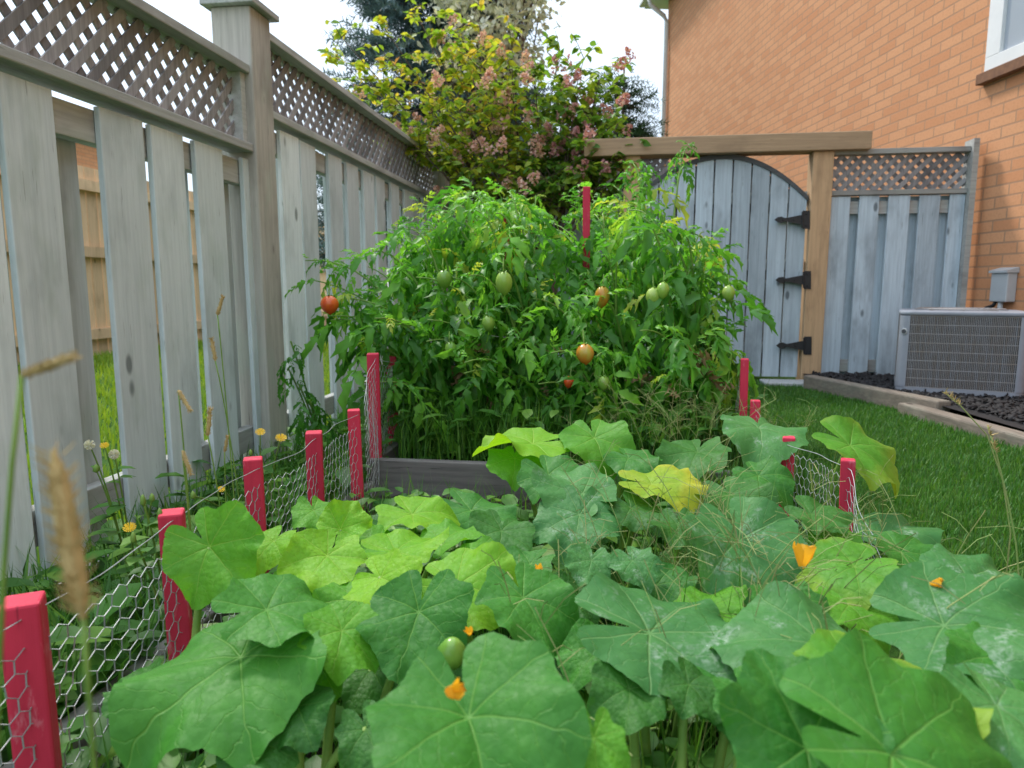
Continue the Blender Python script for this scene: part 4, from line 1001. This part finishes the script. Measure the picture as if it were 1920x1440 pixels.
def fbg(n):
    return np.stack([rng.uniform(-.05, .45, n), rng.uniform(2.24, 2.41, n), np.full(n, .02)], 1)
blades('board_foot_grass', 900, fbg, .10, .24, M['weed'], 'grass growing up in front of the raised bed board', 'grass', .3)
def leafy(name, n, fx, smin, smax, label):
    P = fx(n); n = len(P); a = rng.uniform(0, 6.28, n); D = np.stack([np.cos(a), np.sin(a), rng.uniform(-.2, .7, n)], 1)
    w = rng.integers(0, 3, n); MX = frames(D, np.tile([0, 0, 1.], (n, 1))); Sz = rng.uniform(smin, smax, n); Rn = rng.random(n)
    V, F, R = cat([scatter(SIMP[c][0], SIMP[c][1], MX[w == c], P[w == c], Sz[w == c], Rn[w == c]) for c in range(3)])
    tag(npobj(name, V, F, R, M['weed'], smooth=True), label, 'weeds', kind='stuff')
def f1(n):
    x = rng.uniform(-1.74, -.88, n); return np.stack([x, rng.uniform(.6, 6.5, n), np.array([gz(q) for q in x])+rng.uniform(.01, .25, n)*rng.random(n)], 1)
leafy('broadleaf_weeds', 4800, f1, .05, .13, 'leafy green weeds in the strip below the left fence')
def f2(n): return np.stack([rng.uniform(-.8, .55, n), rng.uniform(.4, 2.1, n), .03+rng.uniform(0, .12, n)], 1)
leafy('bed_broadleaf_weeds', 1800, f2, .04, .10, 'small leafy weeds on the soil under the squash')
def f3(n): return np.stack([rng.uniform(-.82, .58, n), rng.uniform(2.52, 4.5, n), .11+rng.uniform(0, .24, n)], 1)
leafy('raised_bed_broadleaf_weeds', 2800, f3, .04, .10, 'small leafy weeds at the foot of the tomato plants')
m = MB()
def wisp(base, h, lean, r=.0009):
    top_ = base+Vector((lean[0], lean[1], h)); pts = bez(base, base+Vector((lean[0]*.2, lean[1]*.2, h*.7)), top_, 6); m.tube(pts, r, 3, cap=False)
    for j in range(7):
        p = pts[3].lerp(pts[6], random.random()); e = p+Vector((U(-1, 1), U(-1, 1), U(-.1, .8))).normalized()*U(.03, .10); m.tube([p, p.lerp(e, .5)+Vector((0, 0, .008)), e], r*.65, 3, cap=False)
for i in range(95):
    b = Vector((random.gauss(.20, .12), random.gauss(1.15, .2), .03)); wisp(b, U(.26, .44), (U(-.16, .16), U(-.14, .14)))
for i in range(36):
    b = Vector((random.gauss(.30, .18), random.gauss(2.5, .10), .11)); wisp(b, U(.2, .38), (U(-.2, .2), U(-.14, .1)))
for i in range(16):
    b = Vector((random.gauss(.66, .04), U(1.2, 2.8), .0)); wisp(b, U(.2, .40), (U(-.1, .2), U(-.14, .14)))
tag(m.build('seed_grass', M['seedgrass']), 'wispy thin seeding grass stems between the squash leaves', 'grass', kind='stuff')
def tallstem(pxs, d, label):
    pts = [at(px, py, d) for px, py in pxs]; foot = Vector((pts[-1].x, pts[-1].y, 0.0))
    t = thing('grass_stem', tuple(foot), label, 'grass stem')
    s = MB(); s.tube(pts+[foot], [.0008]+[.0013]*(len(pts)-1)+[.0016], 5); s.build('stem', M['seedgrass'], t, True)
    h = MB(); a, b2 = pts[0], pts[1]
    for i in range(26):
        p = a.lerp(b2, random.random()); e = p+Vector((U(-1, 1), U(-1, 1), U(.2, 1.2))).normalized()*U(.006, .015); h.tube([p, e], [.0014, .0004], 3, cap=False)
    h.build('seed_head', M['straw'], t)
tallstem([(1852, 800), (1868, 850), (1890, 940), (1905, 1020), (1912, 1100)], 1.15, 'tall thin grass stem arching at the right edge before the lawn')
tallstem([(1770, 735), (1800, 760), (1850, 815), (1880, 900), (1895, 1000)], 1.35, 'bent grass stem crossing before the mulch at right')
# ------------------------------------------------------------------ foxtails
def foxtail(hx, hy, d, L, ang, label, foot=None):
    c = at(hx, hy, d); dirv = (RT*math.cos(math.radians(ang))+UPV*math.sin(math.radians(ang))).normalized()
    a = c-dirv*L/2; foot = foot or Vector((a.x+U(-.05, .05), a.y+U(-.02, .1), gz(a.x)))
    t = thing('foxtail_grass', tuple(foot), label, 'foxtail grass', 'foxtail seed heads by the left fence')
    s = MB(); s.tube(bez(foot, Vector((foot.x*.6+a.x*.4, foot.y*.5+a.y*.5, foot.z+(a.z-foot.z)*.75)), a, 10), .0014, 5); s.build('stem', M['stemgreen'], t, True)
    h = MB(); h.tube([a+dirv*L*q for q in (0, .15, .5, .85, 1)], [.0015, L*.045+.0007, L*.055+.0007, L*.04+.0007, .0007], 8)
    for i in range(150):
        q = U(.02, .98); o = Vector((random.gauss(0, 1), random.gauss(0, 1), random.gauss(0, 1))); o = (o-dirv*o.dot(dirv)).normalized(); p = a+dirv*L*q+o*L*.04
        h.tube([p, p+(o+dirv*.9).normalized()*L*.10], [.0006, .0002], 3, cap=False)
    h.build('seed_head', M['straw'], t)
foxtail(128, 1000, .34, .085, 100, 'large blurred foxtail seed head in the near left foreground', foot=Vector((-.27, .30, -.0)))
foxtail(92, 685, .36, .030, 20, 'short blurred foxtail head hanging higher at far left foreground', foot=Vector((-.36, .27, -.1)))
foxtail(346, 752, 1.25, .046, -60, 'tan foxtail head tilted before the third picket gap')
foxtail(400, 655, 1.45, .050, 100, 'foxtail head rising before the picket left of the main post')
foxtail(392, 790, 1.4, .060, 85, 'upright green-tan foxtail head left of the main post')
foxtail(413, 572, 1.5, .046, 75, 'highest of the foxtail heads near the main post')
foxtail(350, 868, 1.2, .046, -70, 'low foxtail head above the left wire netting')
foxtail(424, 832, 1.45, .036, 80, 'small foxtail head just left of the post base')
# ------------------------------------------------------------------ flowering weeds
def daisy(m, p, R, ax, n=16):
    q = Vector((0, 0, 1)).rotation_difference(Vector(ax).normalized())
    for ring in (1., .65):
        for k in range(n):
            a = 2*PI*k/n+U(-.1, .1); w = .16
            m.add([p+q @ Vector((R*ring*(r*math.cos(a+s*w)), R*ring*(r*math.sin(a+s*w)), R*z)) for (r, s, z) in ((.1, -.8, 0), (.1, .8, 0), (1, .8, .25+.3*(1-ring)), (1, -.8, .25+.3*(1-ring)))], [(0, 1, 2, 3)])
def weedplant(foot, heads, label):
    t = thing('flowering_weed', tuple(foot), label, 'weed', 'tall flowering weeds by the left fence'); s = MB(); P = []; D = []; Sz = []
    for (px, py, d, R, kd) in heads:
        p = at(px, py, d); ctl = Vector((foot.x*.6+p.x*.4, foot.y*.6+p.y*.4, foot.z+(p.z-foot.z)*.7)); pts = bez(foot, ctl, p, 12); s.tube(pts, [.0032-.0015*i/12 for i in range(13)], 5)
        for j in range(9):
            q = pts[random.randint(1, 10)]; a = U(0, 6.28); P.append(tuple(q)); D.append((math.cos(a), math.sin(a), U(.0, .6))); Sz.append(U(.03, .07))
        m = MB()
        if kd == 'y': daisy(m, p, R, (.3, -.5, .9)); m.build('flower_head', M['yellow'], t)
        elif kd == 'w':
            for i in range(90):
                o = Vector((random.gauss(0, 1), random.gauss(0, 1), random.gauss(0, 1))).normalized(); m.tube([p, p+o*R], [.0004, .0012], 3, cap=False)
            m.build('seed_puff', M['puff'], t)
        else:
            m.lathe([(.001, -.008), (R*.6, -.004), (R*.5, .006), (.001, .012)], p, (0, 0, 1), 8); m.build('flower_bud', M['stemgreen'], t, True)
    P = np.array(P); D = np.array(D); V, F, R_ = scatter(SIMP[1][0], SIMP[1][1], frames(D, np.tile([0, 0, 1.], (len(P), 1))), P, np.array(Sz), rng.random(len(P)))
    npobj('leaves', V, F, R_, M['weed'], t, True); s.build('stem', M['stemgreen'], t, True)
weedplant(Vector((-1.2, 1.55, gz(-1.2))), [(168, 834, 1.6, .012, 'w'), (196, 836, 1.6, .010, 'y'), (214, 852, 1.62, .012, 'w'), (180, 880, 1.6, .012, 'b'), (243, 990, 1.45, .013, 'y'), (285, 935, 1.5, .01, 'b')], 'weed with white puffs and a yellow bloom in front of the second picket')
weedplant(Vector((-1.05, 1.9, gz(-1.05))), [(488, 811, 1.95, .014, 'y'), (527, 822, 2.0, .016, 'y'), (415, 918, 1.75, .010, 'y'), (470, 850, 1.95, .01, 'b'), (362, 930, 1.6, .011, 'b')], 'weed with two yellow flowers above the third red stake')
weedplant(Vector((-.82, 1.15, .0)), [(268, 940, 1.2, .008, 'b'), (300, 965, 1.2, .008, 'b'), (322, 1000, 1.18, .008, 'b'), (250, 1010, 1.18, .008, 'b')], 'thin branching weed with green buds beside the second red stake')
b = Vector((-1.45, 3.35, gz(-1.45))); t = thing('tomato_seedling', tuple(b), 'small dark tomato shoot against the foot of the main fence post', 'tomato plant')
s = MB(); P = []; D = []
for (px, py, d) in ((545, 640, 3.0), (560, 720, 3.0), (540, 690, 3.05), (580, 750, 2.9)):
    p = at(px, py, d); pts = bez(b, b.lerp(p, .5)+Vector((0, 0, .1)), p, 8); s.tube(pts, .004, 5)
    for j in range(9): q = pts[random.randint(2, 8)]; a = U(0, 6.28); P.append(tuple(q)); D.append((math.cos(a), math.sin(a), U(-.4, .3)))
P = np.array(P); D = np.array(D); V, F, R = scatter(CMP[2][0], CMP[2][1], frames(D, np.tile([0, 0, 1.], (len(P), 1))), P, rng.uniform(.08, .15, len(P)), rng.random(len(P))*.4)
npobj('foliage', V, F, R, M['tomleaf'], t, True); s.build('stem', M['stemgreen'], t, True)
# ------------------------------------------------------------------ light, world, camera
EL = math.radians(52); SD = Vector((-.72, .69, 0)).normalized(); sun_dir = Vector((SD.x*math.cos(EL), SD.y*math.cos(EL), math.sin(EL)))
sl = bpy.data.lights.new('sun', 'SUN'); sl.energy = 3.3; sl.angle = math.radians(8); sl.color = (1, .94, .84)
so = bpy.data.objects.new('sun', sl); C.objects.link(so); so.rotation_euler = sun_dir.to_track_quat('Z', 'Y').to_euler(); so.location = (-6, 6, 12)
wd = bpy.data.worlds.new('World'); S.world = wd; wd.use_nodes = True; nt = wd.node_tree; nt.nodes.clear()
sky = nt.nodes.new('ShaderNodeTexSky'); sky.sky_type = 'NISHITA'; sky.sun_disc = False; sky.sun_elevation = EL; sky.sun_rotation = math.atan2(SD.x, SD.y); sky.dust_density = 1.0
tc = nt.nodes.new('ShaderNodeTexCoord'); sp = nt.nodes.new('ShaderNodeSeparateXYZ'); nt.links.new(tc.outputs['Generated'], sp.inputs[0])
ma = nt.nodes.new('ShaderNodeMath'); ma.operation = 'MULTIPLY_ADD'; ma.use_clamp = False; ma.inputs[1].default_value = 2.1; ma.inputs[2].default_value = .92; nt.links.new(sp.outputs[2], ma.inputs[0])
mxm = nt.nodes.new('ShaderNodeMath'); mxm.operation = 'MAXIMUM'; mxm.inputs[1].default_value = .6; nt.links.new(ma.outputs[0], mxm.inputs[0])
vs = nt.nodes.new('ShaderNodeVectorMath'); vs.operation = 'SCALE'; vs.inputs[0].default_value = (6.3, 7.1, 7.9); nt.links.new(mxm.outputs[0], vs.inputs['Scale'])
mx = nt.nodes.new('ShaderNodeMix'); mx.data_type = 'RGBA'; mx.inputs[0].default_value = .65; nt.links.new(vs.outputs[0], mx.inputs[7])
bg = nt.nodes.new('ShaderNodeBackground'); bg.inputs[1].default_value = .15; wo = nt.nodes.new('ShaderNodeOutputWorld')
nt.links.new(sky.outputs[0], mx.inputs[6]); nt.links.new(mx.outputs[2], bg.inputs[0]); nt.links.new(bg.outputs[0], wo.inputs[0])
cd = bpy.data.cameras.new('camera'); cd.sensor_width = 36; cd.lens = 36*FP/1920; cd.clip_start = .05; cd.clip_end = 2000
cd.dof.use_dof = True; cd.dof.focus_distance = 1.7; cd.dof.aperture_fstop = 5.6
co = bpy.data.objects.new('camera', cd); C.objects.link(co); co.location = EYE; co.rotation_euler = (PI/2-PITCH, 0, YAW)
S.camera = co
S.view_settings.view_transform = 'Standard'; S.view_settings.look = 'None'; S.view_settings.exposure = 0
